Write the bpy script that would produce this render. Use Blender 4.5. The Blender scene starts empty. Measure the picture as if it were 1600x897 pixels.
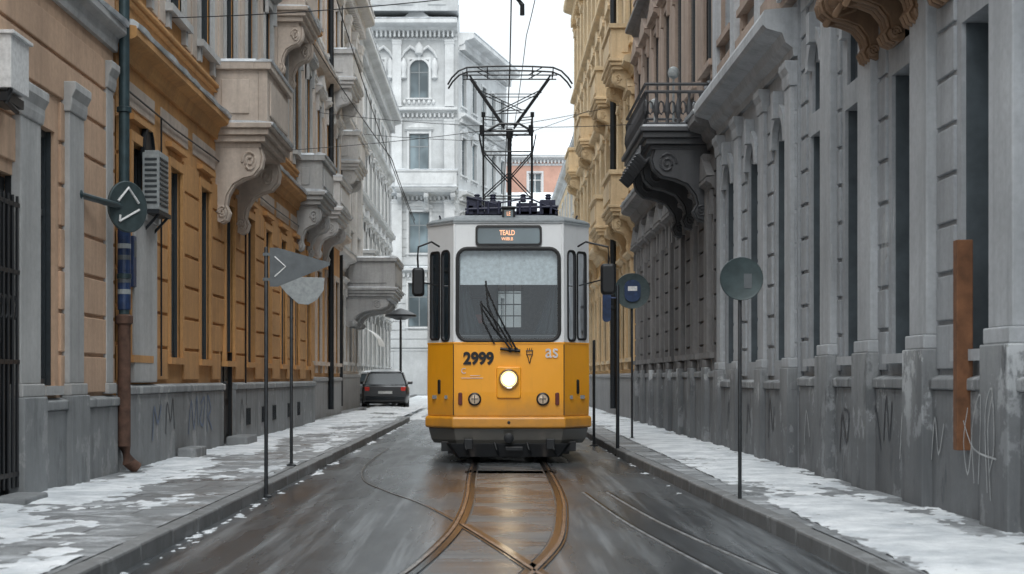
import bpy, bmesh, math, random
from mathutils import Vector, Matrix, noise
random.seed(7)
scene=bpy.context.scene
C=scene.collection
R=math.radians

# ---------------------------------------------------------------- materials
def newmat(name):
    m=bpy.data.materials.new(name); m.use_nodes=True
    nt=m.node_tree; b=nt.nodes['Principled BSDF']
    return m,nt,b
def pos_scaled(nt,s):
    g=nt.nodes.new('ShaderNodeNewGeometry'); mp=nt.nodes.new('ShaderNodeMapping')
    mp.inputs['Scale'].default_value=s
    nt.links.new(g.outputs['Position'],mp.inputs['Vector']); return mp.outputs['Vector']
def noise_n(nt,vec,scale,detail=5,rough=.6):
    n=nt.nodes.new('ShaderNodeTexNoise'); n.inputs['Scale'].default_value=scale
    n.inputs['Detail'].default_value=detail; n.inputs['Roughness'].default_value=rough
    nt.links.new(vec,n.inputs['Vector']); return n.outputs['Fac']
def ramp(nt,fac,stops):
    r=nt.nodes.new('ShaderNodeValToRGB'); e=r.color_ramp.elements
    while len(e)<len(stops): e.new(.5)
    for i,(p,c) in enumerate(stops):
        e[i].position=p; e[i].color=(c,c,c,1) if not hasattr(c,'__len__') else (*c,1)
    nt.links.new(fac,r.inputs['Fac']); return r.outputs['Color']
def mix(nt,fac,a,b,mode='MIX'):
    m=nt.nodes.new('ShaderNodeMix'); m.data_type='RGBA'; m.blend_type=mode
    for s,i in ((fac,0),(a,6),(b,7)):
        if hasattr(s,'is_linked') or hasattr(s,'links'): nt.links.new(s,m.inputs[i])
        elif i==0: m.inputs[0].default_value=s
        else: m.inputs[i].default_value=(*s,1)
    return m.outputs[2]
def bump(nt,b,h,strength=.3,dist=.02):
    bp=nt.nodes.new('ShaderNodeBump'); bp.inputs['Strength'].default_value=strength
    bp.inputs['Distance'].default_value=dist
    nt.links.new(h,bp.inputs['Height']); nt.links.new(bp.outputs['Normal'],b.inputs['Normal'])
def mul(c,k): return tuple(x*k for x in c)

def plaster(name,c,dirt=.5,patch=0,rough=.88,grime=(.05,.05,.05)):
    m,nt,b=newmat(name)
    v=pos_scaled(nt,(1,1,1)); vs=pos_scaled(nt,(2.6,2.6,.22))
    big=noise_n(nt,v,.55,6,.65); st=noise_n(nt,vs,1.3,6,.7); fine=noise_n(nt,v,14,6,.7)
    c0=mix(nt,ramp(nt,big,[(.35,0),(.7,1)]),mul(c,.76),mul(c,1.14))
    c1=mix(nt,ramp(nt,st,[(.46,0),(.76,dirt)]),c0,mul(grime,1.0))
    c2=mix(nt,ramp(nt,fine,[(.3,.3),(.6,0)]),c1,mul(c,.45))
    if patch:
        pn=noise_n(nt,pos_scaled(nt,(1,1,.8)),1.9,7,.7)
        c2=mix(nt,ramp(nt,pn,[(.56,0),(.60,patch)]),c2,tuple(min(.75,x*1.8) for x in c))
        pn2=noise_n(nt,pos_scaled(nt,(1.3,1.3,.5)),2.7,7,.7)
        c2=mix(nt,ramp(nt,pn2,[(.56,0),(.64,patch)]),c2,grime)
    g=nt.nodes.new('ShaderNodeNewGeometry'); sx=nt.nodes.new('ShaderNodeSeparateXYZ')
    nt.links.new(g.outputs['Position'],sx.inputs[0])
    ad=nt.nodes.new('ShaderNodeMath'); ad.operation='MULTIPLY_ADD'
    nt.links.new(big,ad.inputs[0]); ad.inputs[1].default_value=-1.6; nt.links.new(sx.outputs['Z'],ad.inputs[2])
    dz=ramp(nt,ad.outputs[0],[(0,.65*dirt+.12),(.7,0)])
    c3=mix(nt,dz,c2,grime)
    nt.links.new(c3,b.inputs['Base Color']); b.inputs['Roughness'].default_value=rough
    bump(nt,b,fine,.35,.01)
    return m
def simple(name,c,rough=.5,metal=0,var=.25,scale=20,bmp=0.1,coat=0):
    m,nt,b=newmat(name); v=pos_scaled(nt,(1,1,1)); n=noise_n(nt,v,scale,5,.6)
    col=mix(nt,ramp(nt,n,[(.3,0),(.7,1)]),mul(c,1-var),mul(c,1+var*.5))
    nt.links.new(col,b.inputs['Base Color']); b.inputs['Roughness'].default_value=rough
    b.inputs['Metallic'].default_value=metal
    if coat: b.inputs['Coat Weight'].default_value=coat; b.inputs['Coat Roughness'].default_value=.12
    if bmp: bump(nt,b,n,bmp,.005)
    return m
def emit(name,c,s):
    m,nt,b=newmat(name); b.inputs['Base Color'].default_value=(*c,1)
    b.inputs['Emission Color'].default_value=(*c,1); b.inputs['Emission Strength'].default_value=s; return m
def glassmat(name,c=(.02,.026,.03),rough=.08):
    m,nt,b=newmat(name); v=pos_scaled(nt,(.5,.5,.35)); n=noise_n(nt,v,1.3,2,.5)
    col=mix(nt,ramp(nt,n,[(.4,0),(.65,1)]),c,mul(c,3.2)); nt.links.new(col,b.inputs['Base Color'])
    b.inputs['Roughness'].default_value=rough; b.inputs['IOR'].default_value=1.5
    n2=noise_n(nt,pos_scaled(nt,(1,1,1)),2.2,2,.5); bump(nt,b,n2,.08,.02); return m

M={}
M['ochre']=plaster('ochre_plaster',(.62,.335,.13),.45,grime=(.2,.115,.07))
M['peach']=plaster('peach_plaster',(.66,.45,.31),.48,grime=(.23,.16,.12))
M['peachlight']=plaster('faded_peach_plaster',(.60,.52,.45),.55,grime=(.25,.21,.18))
M['stone']=plaster('grey_stone',(.43,.435,.44),.6,grime=(.13,.13,.135))
M['stonelight']=plaster('pale_stone',(.53,.535,.53),.55,grime=(.2,.2,.2))
M['plinthL']=plaster('plinth_stone',(.43,.45,.46),.75,.5,grime=(.12,.128,.134))
M['greyR']=plaster('blue_grey_plaster',(.43,.455,.48),.6,grime=(.16,.17,.185))
M['greyRtrim']=plaster('blue_grey_stucco_trim',(.51,.535,.56),.55,grime=(.19,.2,.215))
M['plinthR']=plaster('grey_plinth',(.38,.398,.41),.9,.75,grime=(.09,.097,.105))
M['darkR']=plaster('sooty_stucco',(.16,.155,.155),.6,grime=(.045,.046,.05))
M['darkRtrim']=plaster('sooty_stucco_trim',(.25,.245,.245),.6,grime=(.055,.055,.06))
M['brownR']=plaster('brown_stucco',(.42,.325,.265),.65,grime=(.13,.11,.1))
M['gold']=plaster('golden_plaster',(.74,.46,.19),.4,grime=(.3,.21,.13))
M['goldtrim']=plaster('cream_gold_trim',(.74,.58,.37),.45,grime=(.3,.23,.16))
M['white']=plaster('white_stucco',(.69,.69,.685),.4,grime=(.37,.37,.37))
M['hazy']=plaster('haze_paled_limestone',(.51,.53,.54),.4,grime=(.33,.345,.352))  # distance haze painted into far stone and trim as paler colour
M['hazytrim']=plaster('haze_paled_trim',(.62,.64,.65),.35,grime=(.4,.415,.42))
M['terra']=plaster('terracotta_plaster',(.54,.32,.25),.25,grime=(.4,.28,.23))
M['bronze']=plaster('brown_carved_stone',(.30,.19,.115),.6,grime=(.07,.045,.035),rough=.6)
M['balc']=plaster('soot_black_carved_stone',(.075,.078,.085),.6,grime=(.02,.022,.025),rough=.55)
M['roof']=simple('dark_roof_sheet',(.06,.07,.08),.5,.3)
M['black']=simple('black_paint',(.010,.012,.015),.45)
M['iron']=simple('dark_iron',(.025,.03,.036),.5,.5)
M['tealpipe']=simple('teal_painted_pipe',(.04,.07,.08),.4,.2,.4,6)
M['rust']=simple('rusty_steel',(.11,.06,.042),.8,.1,.5,9,.4)
M['rustboard']=simple('orange_brown_board',(.19,.085,.04),.8,0,.45,7,.3)
M['pole']=simple('galvanised_dark_pole',(.04,.045,.05),.5,.5,.4,12)
M['signback']=simple('weathered_sign_back',(.055,.08,.085),.5,.2,.35,8)
M['signgrey']=simple('grey_sign_sheet',(.12,.135,.145),.5,.2,.25,8)
M['whitepaint']=simple('white_paint',(.75,.76,.76),.5)
M['blue']=simple('navy_blue_paint',(.02,.045,.12),.4,0,.5,10)
M['frame']=simple('dark_window_frame',(.035,.045,.052),.5)
M['frameshade']=simple('slate_frame_and_shade',(.085,.105,.12),.55,0,.3,5)  # window frames, and the painted shade lining their recesses
M['framelight']=simple('grey_window_frame',(.22,.24,.25),.5)
M['reflsheet']=simple('pale_painted_reflection',(.62,.66,.68),.6)  # colour of the reflection painted behind the windscreen
M['cabwall']=simple('cab_partition_grey',(.09,.105,.115),.6)
M['glass']=glassmat('window_glass',(.014,.019,.022),.1)
M['glasspale']=glassmat('pale_window_glass',(.07,.09,.10),.15)
M['acwhite']=simple('appliance_grey',(.33,.36,.37),.5)
M['rubber']=simple('black_rubber',(.01,.011,.013),.55)
M['steel']=simple('worn_steel',(.35,.35,.35),.35,.9)
M['graf']=simple('faded_blue_spray_paint',(.14,.18,.26),.7)
M['grafw']=simple('chalky_white_spray_paint',(.46,.48,.49),.7,0,.4,6)
M['grafd']=simple('dark_spray_paint',(.07,.077,.09),.7,0,.4,6)

def tram_paint(name,c):
    m,nt,b=newmat(name); v=pos_scaled(nt,(1,1,1)); vs=pos_scaled(nt,(5,5,.8))
    n=noise_n(nt,v,2.5,6,.6); s=noise_n(nt,vs,2,6,.7)
    c0=mix(nt,ramp(nt,n,[(.35,0),(.7,1)]),mul(c,.94),mul(c,1.0))
    c1=mix(nt,ramp(nt,s,[(.57,0),(.9,.3)]),c0,mul(c,.5))
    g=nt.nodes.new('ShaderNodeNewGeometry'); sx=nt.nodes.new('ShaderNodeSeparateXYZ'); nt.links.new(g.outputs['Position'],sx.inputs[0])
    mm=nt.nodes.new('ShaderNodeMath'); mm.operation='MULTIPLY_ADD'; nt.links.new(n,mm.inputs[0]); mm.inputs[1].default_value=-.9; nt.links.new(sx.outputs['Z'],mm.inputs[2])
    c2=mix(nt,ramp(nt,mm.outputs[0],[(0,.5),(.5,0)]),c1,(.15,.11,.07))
    nt.links.new(c2,b.inputs['Base Color']); b.inputs['Roughness'].default_value=.38
    b.inputs['Coat Weight'].default_value=.35; b.inputs['Coat Roughness'].default_value=.2
    return m
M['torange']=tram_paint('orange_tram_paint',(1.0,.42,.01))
M['twhite']=tram_paint('off_white_tram_paint',(.75,.78,.80))
M['tskirt']=tram_paint('grey_skirt_paint',(.10,.135,.155))
M['troof']=simple('tram_roof_grey',(.20,.225,.24),.6)
M['purple']=simple('dark_blue_equipment',(.02,.024,.055),.5)
m,nt,b=newmat('windscreen_glass')
for n in list(nt.nodes):
    if n.type!='OUTPUT_MATERIAL': nt.nodes.remove(n)
out=[n for n in nt.nodes if n.type=='OUTPUT_MATERIAL'][0]
tr=nt.nodes.new('ShaderNodeBsdfTransparent'); tr.inputs[0].default_value=(.84,.89,.91,1)
gl=nt.nodes.new('ShaderNodeBsdfGlossy'); gl.inputs['Roughness'].default_value=.03; gl.inputs['Color'].default_value=(.9,.95,1,1)
fr=nt.nodes.new('ShaderNodeFresnel'); fr.inputs[0].default_value=1.65
mx=nt.nodes.new('ShaderNodeMixShader'); nt.links.new(fr.outputs[0],mx.inputs[0]); nt.links.new(tr.outputs[0],mx.inputs[1]); nt.links.new(gl.outputs[0],mx.inputs[2])
nt.links.new(mx.outputs[0],out.inputs[0]); M['wind']=m
M['lamp']=emit('lit_headlight_bulb',(1,.86,.62),16)
M['lampwarm']=emit('warm_headlight_reflector',(1,.66,.28),1.5)
M['lensoff']=simple('clear_lamp_lens',(.75,.60,.45),.15,.2)
M['redlens']=simple('dark_red_lens',(.12,.015,.01),.25)
M['tail']=emit('lit_red_tail_lamp',(.5,.03,.02),.15)
M['ledtext']=emit('orange_led_lettering',(1,.5,.28),1.0)
M['carpaint']=simple('black_car_paint',(.02,.022,.027),.3,.2,.2,3,0,.8)
M['carpaint2']=simple('silver_car_paint',(.32,.34,.36),.3,.5,.15,3,0,.8)
M['chrome']=simple('chrome',(.6,.6,.6),.15,1)

m,nt,b=newmat('old_snow'); v=pos_scaled(nt,(1,1,1)); n=noise_n(nt,v,2.2,7,.65); n2=noise_n(nt,v,30,5,.7)
c0=mix(nt,ramp(nt,n,[(.35,0),(.62,1)]),(.46,.50,.535),(.78,.815,.845)); nt.links.new(c0,b.inputs['Base Color'])
b.inputs['Roughness'].default_value=.7; bump(nt,b,n2,.6,.02); M['snow']=m
# road
m,nt,b=newmat('wet_asphalt'); v=pos_scaled(nt,(1,1,1)); vl=pos_scaled(nt,(2.8,.08,1))
big=noise_n(nt,v,.5,5,.55); lon=noise_n(nt,vl,1.8,7,.7); fine=noise_n(nt,v,60,5,.75); wv=noise_n(nt,pos_scaled(nt,(1.5,.22,1)),1.2,4,.5)
c0=mix(nt,ramp(nt,big,[(.3,0),(.7,1)]),(.022,.026,.030),(.058,.065,.072))
c1=mix(nt,ramp(nt,lon,[(.50,0),(.68,.6)]),c0,(.27,.295,.315))
c2=mix(nt,ramp(nt,fine,[(.48,.0),(.75,.25)]),c1,(.22,.235,.245))
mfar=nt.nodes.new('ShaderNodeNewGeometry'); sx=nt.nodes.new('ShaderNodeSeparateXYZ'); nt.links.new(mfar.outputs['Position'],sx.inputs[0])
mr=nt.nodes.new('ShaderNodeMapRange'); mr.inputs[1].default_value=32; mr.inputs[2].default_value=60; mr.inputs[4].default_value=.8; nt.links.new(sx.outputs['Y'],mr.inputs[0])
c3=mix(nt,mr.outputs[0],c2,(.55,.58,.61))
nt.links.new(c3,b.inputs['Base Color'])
nt.links.new(ramp(nt,wv,[(.35,.17),(.68,.42)]),b.inputs['Roughness'])
b.inputs['Specular IOR Level'].default_value=.42
mb=nt.nodes.new('ShaderNodeMath'); mb.operation='MULTIPLY'; nt.links.new(fine,mb.inputs[0]); nt.links.new(ramp(nt,wv,[(.35,.35),(.68,1)]),mb.inputs[1])
bump(nt,b,mb.outputs[0],.4,.007); M['road']=m
m,nt,b=newmat('wet_track_slabs'); v=pos_scaled(nt,(1,1,1)); vt=pos_scaled(nt,(.22,9,1))
big=noise_n(nt,v,1.1,6,.6); tr_=noise_n(nt,vt,1.0,5,.65); fine=noise_n(nt,v,50,4,.7); wv=noise_n(nt,v,1.2,4,.5)
c0=mix(nt,ramp(nt,big,[(.3,0),(.7,1)]),(.05,.058,.064),(.14,.153,.165))
c1=mix(nt,ramp(nt,tr_,[(.38,.85),(.54,0)]),c0,(.018,.021,.024))
nt.links.new(c1,b.inputs['Base Color']); nt.links.new(ramp(nt,wv,[(.38,.14),(.65,.36)]),b.inputs['Roughness'])
ad=nt.nodes.new('ShaderNodeMath'); ad.operation='MULTIPLY_ADD'; nt.links.new(fine,ad.inputs[0]); ad.inputs[1].default_value=.3; nt.links.new(tr_,ad.inputs[2])
bump(nt,b,ad.outputs[0],.4,.012); M['track']=m
m,nt,b=newmat('concrete_pavement'); v=pos_scaled(nt,(1,1,1))
br=nt.nodes.new('ShaderNodeTexBrick'); nt.links.new(v,br.inputs['Vector']); br.inputs['Scale'].default_value=1
br.inputs['Brick Width'].default_value=.95; br.inputs['Row Height'].default_value=.7; br.inputs['Mortar Size'].default_value=.012
br.inputs['Color1'].default_value=(.20,.213,.224,1); br.inputs['Color2'].default_value=(.245,.26,.272,1); br.inputs['Mortar'].default_value=(.06,.06,.065,1)
big=noise_n(nt,v,.9,7,.7); fine=noise_n(nt,v,40,5,.7)
c0=mix(nt,ramp(nt,big,[(.35,.7),(.6,0)]),br.outputs['Color'],(.105,.114,.122))
c1=mix(nt,ramp(nt,fine,[(.5,0),(.75,.3)]),c0,(.45,.48,.51))
sn=noise_n(nt,v,1.7,9,.78)
c2=mix(nt,ramp(nt,sn,[(.50,0),(.62,.75)]),c1,(.58,.615,.65))
nt.links.new(c2,b.inputs['Base Color']); nt.links.new(ramp(nt,big,[(.35,.25),(.6,.7)]),b.inputs['Roughness']); bump(nt,b,fine,.3,.008)
M['pave']=m
M['kerb']=plaster('granite_kerb',(.29,.305,.315),.5,.4,rough=.6)
m,nt,b=newmat('polished_rail_steel'); v=pos_scaled(nt,(1,1,1)); n=noise_n(nt,v,6,5,.6)
c0=mix(nt,ramp(nt,n,[(.35,0),(.65,1)]),(.24,.19,.165),(.60,.52,.47)); nt.links.new(c0,b.inputs['Base Color'])
b.inputs['Metallic'].default_value=1; b.inputs['Roughness'].default_value=.24; M['rail']=m
M['railold']=simple('dull_rail_steel',(.25,.225,.205),.25,.8)
M['railsnow']=simple('slush_filled_rail',(.30,.32,.335),.35,.2,.7,5)
M['groove']=simple('wet_groove',(.008,.008,.009),.2)

# ---------------------------------------------------------------- mesh helper
class MB:
    def __init__(s): s.v=[]; s.f=[]; s.m=[]
    def poly(s,pts,mi=0):
        i=len(s.v); s.v+= [tuple(p) for p in pts]; s.f.append(list(range(i,i+len(pts)))); s.m.append(mi)
    def box(s,x0,x1,y0,y1,z0,z1,mi=0):
        i=len(s.v)
        s.v+=[(x0,y0,z0),(x1,y0,z0),(x1,y1,z0),(x0,y1,z0),(x0,y0,z1),(x1,y0,z1),(x1,y1,z1),(x0,y1,z1)]
        for q in ((0,3,2,1),(4,5,6,7),(0,1,5,4),(1,2,6,5),(2,3,7,6),(3,0,4,7)):
            s.f.append([i+a for a in q]); s.m.append(mi)
    def loft(s,rings,mi=0,cap=True,closed=True):
        i=len(s.v); n=len(rings[0])
        for r in rings: s.v+=[tuple(p) for p in r]
        for k in range(len(rings)-1):
            for j in range(n if closed else n-1):
                a=i+k*n+j; b_=i+k*n+(j+1)%n
                s.f.append([a,b_,b_+n,a+n]); s.m.append(mi)
        if cap:
            s.f.append([i+j for j in range(n)][::-1]); s.m.append(mi)
            s.f.append([i+(len(rings)-1)*n+j for j in range(n)]); s.m.append(mi)
    def prism(s,prof,x0,x1,mi=0):
        s.loft([[(x0,y,z) for y,z in prof],[(x1,y,z) for y,z in prof]],mi)
    def tube(s,pts,r,n=8,mi=0):
        pts=[Vector(p) for p in pts]; rings=[]
        for k,p in enumerate(pts):
            t=(pts[min(k+1,len(pts)-1)]-pts[max(k-1,0)]).normalized()
            up=Vector((0,0,1)) if abs(t.z)<.9 else Vector((0,1,0))
            a=t.cross(up).normalized(); b_=t.cross(a)
            rk=r[k] if hasattr(r,'__len__') else r
            rings.append([p+rk*(math.cos(2*math.pi*j/n)*a+math.sin(2*math.pi*j/n)*b_) for j in range(n)])
        s.loft(rings,mi)
    def lathe(s,c,prof,n=20,axis='z',mi=0):
        rings=[]
        for r,h in prof:
            rg=[]
            for j in range(n):
                a=2*math.pi*j/n; u,w=r*math.cos(a),r*math.sin(a)
                if axis=='z': rg.append((c[0]+u,c[1]+w,c[2]+h))
                elif axis=='y': rg.append((c[0]+u,c[1]+h,c[2]+w))
                else: rg.append((c[0]+h,c[1]+u,c[2]+w))
            rings.append(rg)
        s.loft(rings,mi)
    def mesh(s,name,mats,smooth=False):
        me=bpy.data.meshes.new(name); me.from_pydata(s.v,[],s.f)
        for m in mats: me.materials.append(M[m] if isinstance(m,str) else m)
        for p,mi in zip(me.polygons,s.m): p.material_index=mi
        bm=bmesh.new(); bm.from_mesh(me); bmesh.ops.recalc_face_normals(bm,faces=bm.faces); bm.to_mesh(me); bm.free()
        if smooth:
            for p in me.polygons: p.use_smooth=True
        me.update(); return me
    def obj(s,name,mats,parent=None,loc=(0,0,0),rot=(0,0,0),smooth=False,bevel=0):
        return mkobj(name,s.mesh(name,mats,smooth),parent,loc,rot,bevel,smooth)
def mkobj(name,me,parent=None,loc=(0,0,0),rot=(0,0,0),bevel=0,smooth=False):
    o=bpy.data.objects.new(name,me); C.objects.link(o); o.location=loc; o.rotation_euler=rot
    if parent: o.parent=parent
    if bevel:
        md=o.modifiers.new('bevel','BEVEL'); md.width=bevel; md.segments=2; md.limit_method='ANGLE'; md.angle_limit=R(35)
    if smooth:
        md=o.modifiers.new('es','EDGE_SPLIT'); md.split_angle=R(40)
    return o
def empty(name,label,cat,loc,rotz=0,group=None):
    o=bpy.data.objects.new(name,None); C.objects.link(o); o.location=loc; o.rotation_euler=(0,0,rotz)
    o.empty_display_size=.3; o['label']=label; o['category']=cat
    if group: o['group']=group
    return o
def tag(o,label,cat,group=None):
    o['label']=label; o['category']=cat
    if group: o['group']=group
    return o
def text(name,s,size,mat,parent,loc,rot=(R(90),0,0),ext=.002,bold=0,sx=1):
    cu=bpy.data.curves.new(name,'FONT'); cu.body=s; cu.size=size; cu.extrude=ext; cu.offset=bold; cu.align_x='CENTER'; cu.align_y='CENTER'
    t=bpy.data.objects.new('tmp',cu); C.objects.link(t)
    dg=bpy.context.evaluated_depsgraph_get(); me=bpy.data.meshes.new_from_object(t.evaluated_get(dg))
    bpy.data.objects.remove(t); me.materials.clear(); me.materials.append(M[mat])
    o=mkobj(name,me,parent,loc,rot); o.scale=(sx,1,1); return o

# ---------------------------------------------------------------- architecture
def wall_mesh(L,H,D,ops,mat,roofmat='roof',reveal=.22):
    b=MB(); xs=sorted({0,L}|{round(o[0],4) for o in ops}|{round(o[1],4) for o in ops})
    zs=sorted({-.1,H}|{round(o[2],4) for o in ops}|{round(o[3],4) for o in ops})
    for i in range(len(xs)-1):
        for k in range(len(zs)-1):
            cx=(xs[i]+xs[i+1])/2; cz=(zs[k]+zs[k+1])/2
            if any(o[0]<cx<o[1] and o[2]<cz<o[3] for o in ops): continue
            b.poly([(xs[i],0,zs[k]),(xs[i+1],0,zs[k]),(xs[i+1],0,zs[k+1]),(xs[i],0,zs[k+1])])
    for o in ops:
        x0,x1,z0,z1=o[:4]; r=o[4] if len(o)>4 else reveal
        b.poly([(x0,0,z0),(x0,r,z0),(x0,r,z1),(x0,0,z1)]); b.poly([(x1,0,z0),(x1,r,z0),(x1,r,z1),(x1,0,z1)])
        b.poly([(x0,0,z0),(x1,0,z0),(x1,r,z0),(x0,r,z0)]); b.poly([(x0,0,z1),(x1,0,z1),(x1,r,z1),(x0,r,z1)])
        b.poly([(x0,r,z0),(x1,r,z0),(x1,r,z1),(x0,r,z1)])
    b.poly([(0,0,-.1),(0,D,-.1),(0,D,H),(0,0,H)]); b.poly([(L,0,-.1),(L,D,-.1),(L,D,H),(L,0,H)])
    b.poly([(0,D,-.1),(L,D,-.1),(L,D,H),(0,D,H)])
    b.poly([(0,0,H),(L,0,H),(L,D*.5,H+2.4),(0,D*.5,H+2.4)],1); b.poly([(0,D,H),(L,D,H),(L,D*.5,H+2.4),(0,D*.5,H+2.4)],1)
    b.poly([(0,0,H),(0,D,H),(0,D*.5,H+2.4)]); b.poly([(L,0,H),(L,D,H),(L,D*.5,H+2.4)])
    me=bpy.data.meshes.new('wall'); me.from_pydata(b.v,[],b.f); me.materials.append(M[mat]); me.materials.append(M[roofmat])
    for p,mi in zip(me.polygons,b.m): p.material_index=mi
    return me
WC={}
def window_assets(w,h,style,trim,frame,glass,reveal):
    key=(w,h,style,trim,frame,glass,reveal)
    if key in WC: return WC[key]
    b=MB(); r=reveal; t=.07
    b.box(-w/2,-w/2+t,r-.08,r-.012,0,h,1); b.box(w/2-t,w/2,r-.08,r-.012,0,h,1)
    b.box(-w/2+t,w/2-t,r-.08,r-.012,0,t,1); b.box(-w/2+t,w/2-t,r-.08,r-.012,h-t,h,1)
    b.box(-.03,.03,r-.075,r-.014,t,h-t,1); zt=h*.68
    b.box(-w/2+t,-.03,r-.07,r-.014,zt-.03,zt+.03,1); b.box(.03,w/2-t,r-.07,r-.014,zt-.03,zt+.03,1)
    if 'd' in style:
        b.box(-w/2+.002,-w/2+.018,.035,r-.082,.002,h-.002,1); b.box(w/2-.018,w/2-.002,.035,r-.082,.002,h-.002,1)  # dark side linings added to paint shade into the window recesses
    if 'p' in style:
        q=.12
        b.box(-w/2-q,-w/2,-.045,.02,0,h); b.box(w/2,w/2+q,-.045,.02,0,h); b.box(-w/2-q,w/2+q,-.048,.02,h,h+q)
        b.box(-w/2-q-.03,w/2+q+.03,-.08,.02,-.09,-.002)
        b.box(-w/2-q-.03,w/2+q+.03,-.085,.02,h+q+.12,h+q+.19)
    elif 's' in style:
        q=.15
        b.box(-w/2-q,-w/2,-.055,.02,0,h); b.box(w/2,w/2+q,-.055,.02,0,h); b.box(-w/2-q,w/2+q,-.058,.02,h,h+q)
        b.box(-w/2-q-.08,w/2+q+.08,-.13,.02,-.1,-.002); b.box(-w/2-q,-w/2,-.07,.02,-.3,-.102); b.box(w/2,w/2+q,-.07,.02,-.3,-.102)
    elif 'l' in style:
        b.box(-w/2-.05,w/2+.05,-.08,.02,-.09,-.002)
    if 'h' in style:
        b.prism([(.02,h+.16),(-.08,h+.18),(-.11,h+.24),(-.19,h+.28),(-.19,h+.34),(.02,h+.37)],-w/2-.28,w/2+.28)
        b.box(-w/2-.15,-w/2-.02,-.11,.02,h-.25,h+.158); b.box(w/2+.02,w/2+.15,-.11,.02,h-.25,h+.158)
    if 't' in style:
        W=w/2+.28; z=h+.37
        b.loft([[(-W,-.18,z),(W,-.18,z),(0,-.18,z+.4)],[(-W,.02,z),(W,.02,z),(0,.02,z+.4)]])
    if 'a' in style:
        ra=w/2; n=8
        for sgn in (-1,1):
            pts=[(sgn*ra,.03,h)]+[(sgn*ra*math.cos(R(90)*k/n),.03,h-ra+ra*math.sin(R(90)*k/n)) for k in range(n+1)]
            b.poly(pts,2); 
            for k in range(n):
                a0,a1=R(90)*k/n,R(90)*(k+1)/n
                b.poly([(sgn*ra*math.cos(a0),.03,h-ra+ra*math.sin(a0)),(sgn*ra*math.cos(a1),.03,h-ra+ra*math.sin(a1)),(sgn*ra*math.cos(a1),r,h-ra+ra*math.sin(a1)),(sgn*ra*math.cos(a0),r,h-ra+ra*math.sin(a0))],2)
        ro=[];ri=[]
        for k in range(2*n+1):
            a=R(180)*k/(2*n); ri.append((ra*math.cos(a),h-ra+ra*math.sin(a))); ro.append(((ra+.14)*math.cos(a),h-ra+(ra+.14)*math.sin(a)))
        for k in range(2*n):
            p=[ri[k],ri[k+1],ro[k+1],ro[k]]
            b.loft([[(x,-.06,z) for x,z in p],[(x,.02,z) for x,z in p]])
        b.box(-.09,.09,-.12,.02,h-.04,h+.3)
    me=b.mesh('window',[trim,frame,trim])
    g=MB(); g.box(-w/2+.02,w/2-.02,r-.05,r-.03,.02,h-.02); gm=g.mesh('glass',[glass])
    WC[key]=(me,gm); return WC[key]
def cornice_prof(z,h,p):
    return [(.02,z),(-.05,z),(-.06,z+.18*h),(-p*.35,z+.3*h),(-p*.45,z+.5*h),(-p*.9,z+.6*h),(-p,z+.68*h),(-p,z+.9*h),(-p*.95,z+h),(.02,z+h+.04)]
def snow_strip(b,x0,x1,p,z,th=.07,seed=0):
    n=max(3,int((x1-x0)/.22)); rings=[]
    for i in range(n+1):
        x=x0+(x1-x0)*i/n; t=th*(.55+.9*abs(noise.noise(Vector((x*1.3,seed*3.7,p)))))+.01; o=.02+.03*noise.noise(Vector((x*2,seed,5)))
        rings.append([(x,.01,z-.01),(x,-p-o,z-.02),(x,-p-o-.015,z+t*.4),(x,-p*.8,z+t),(x,.01,z+t*1.3)])
    b.loft(rings)
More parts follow.
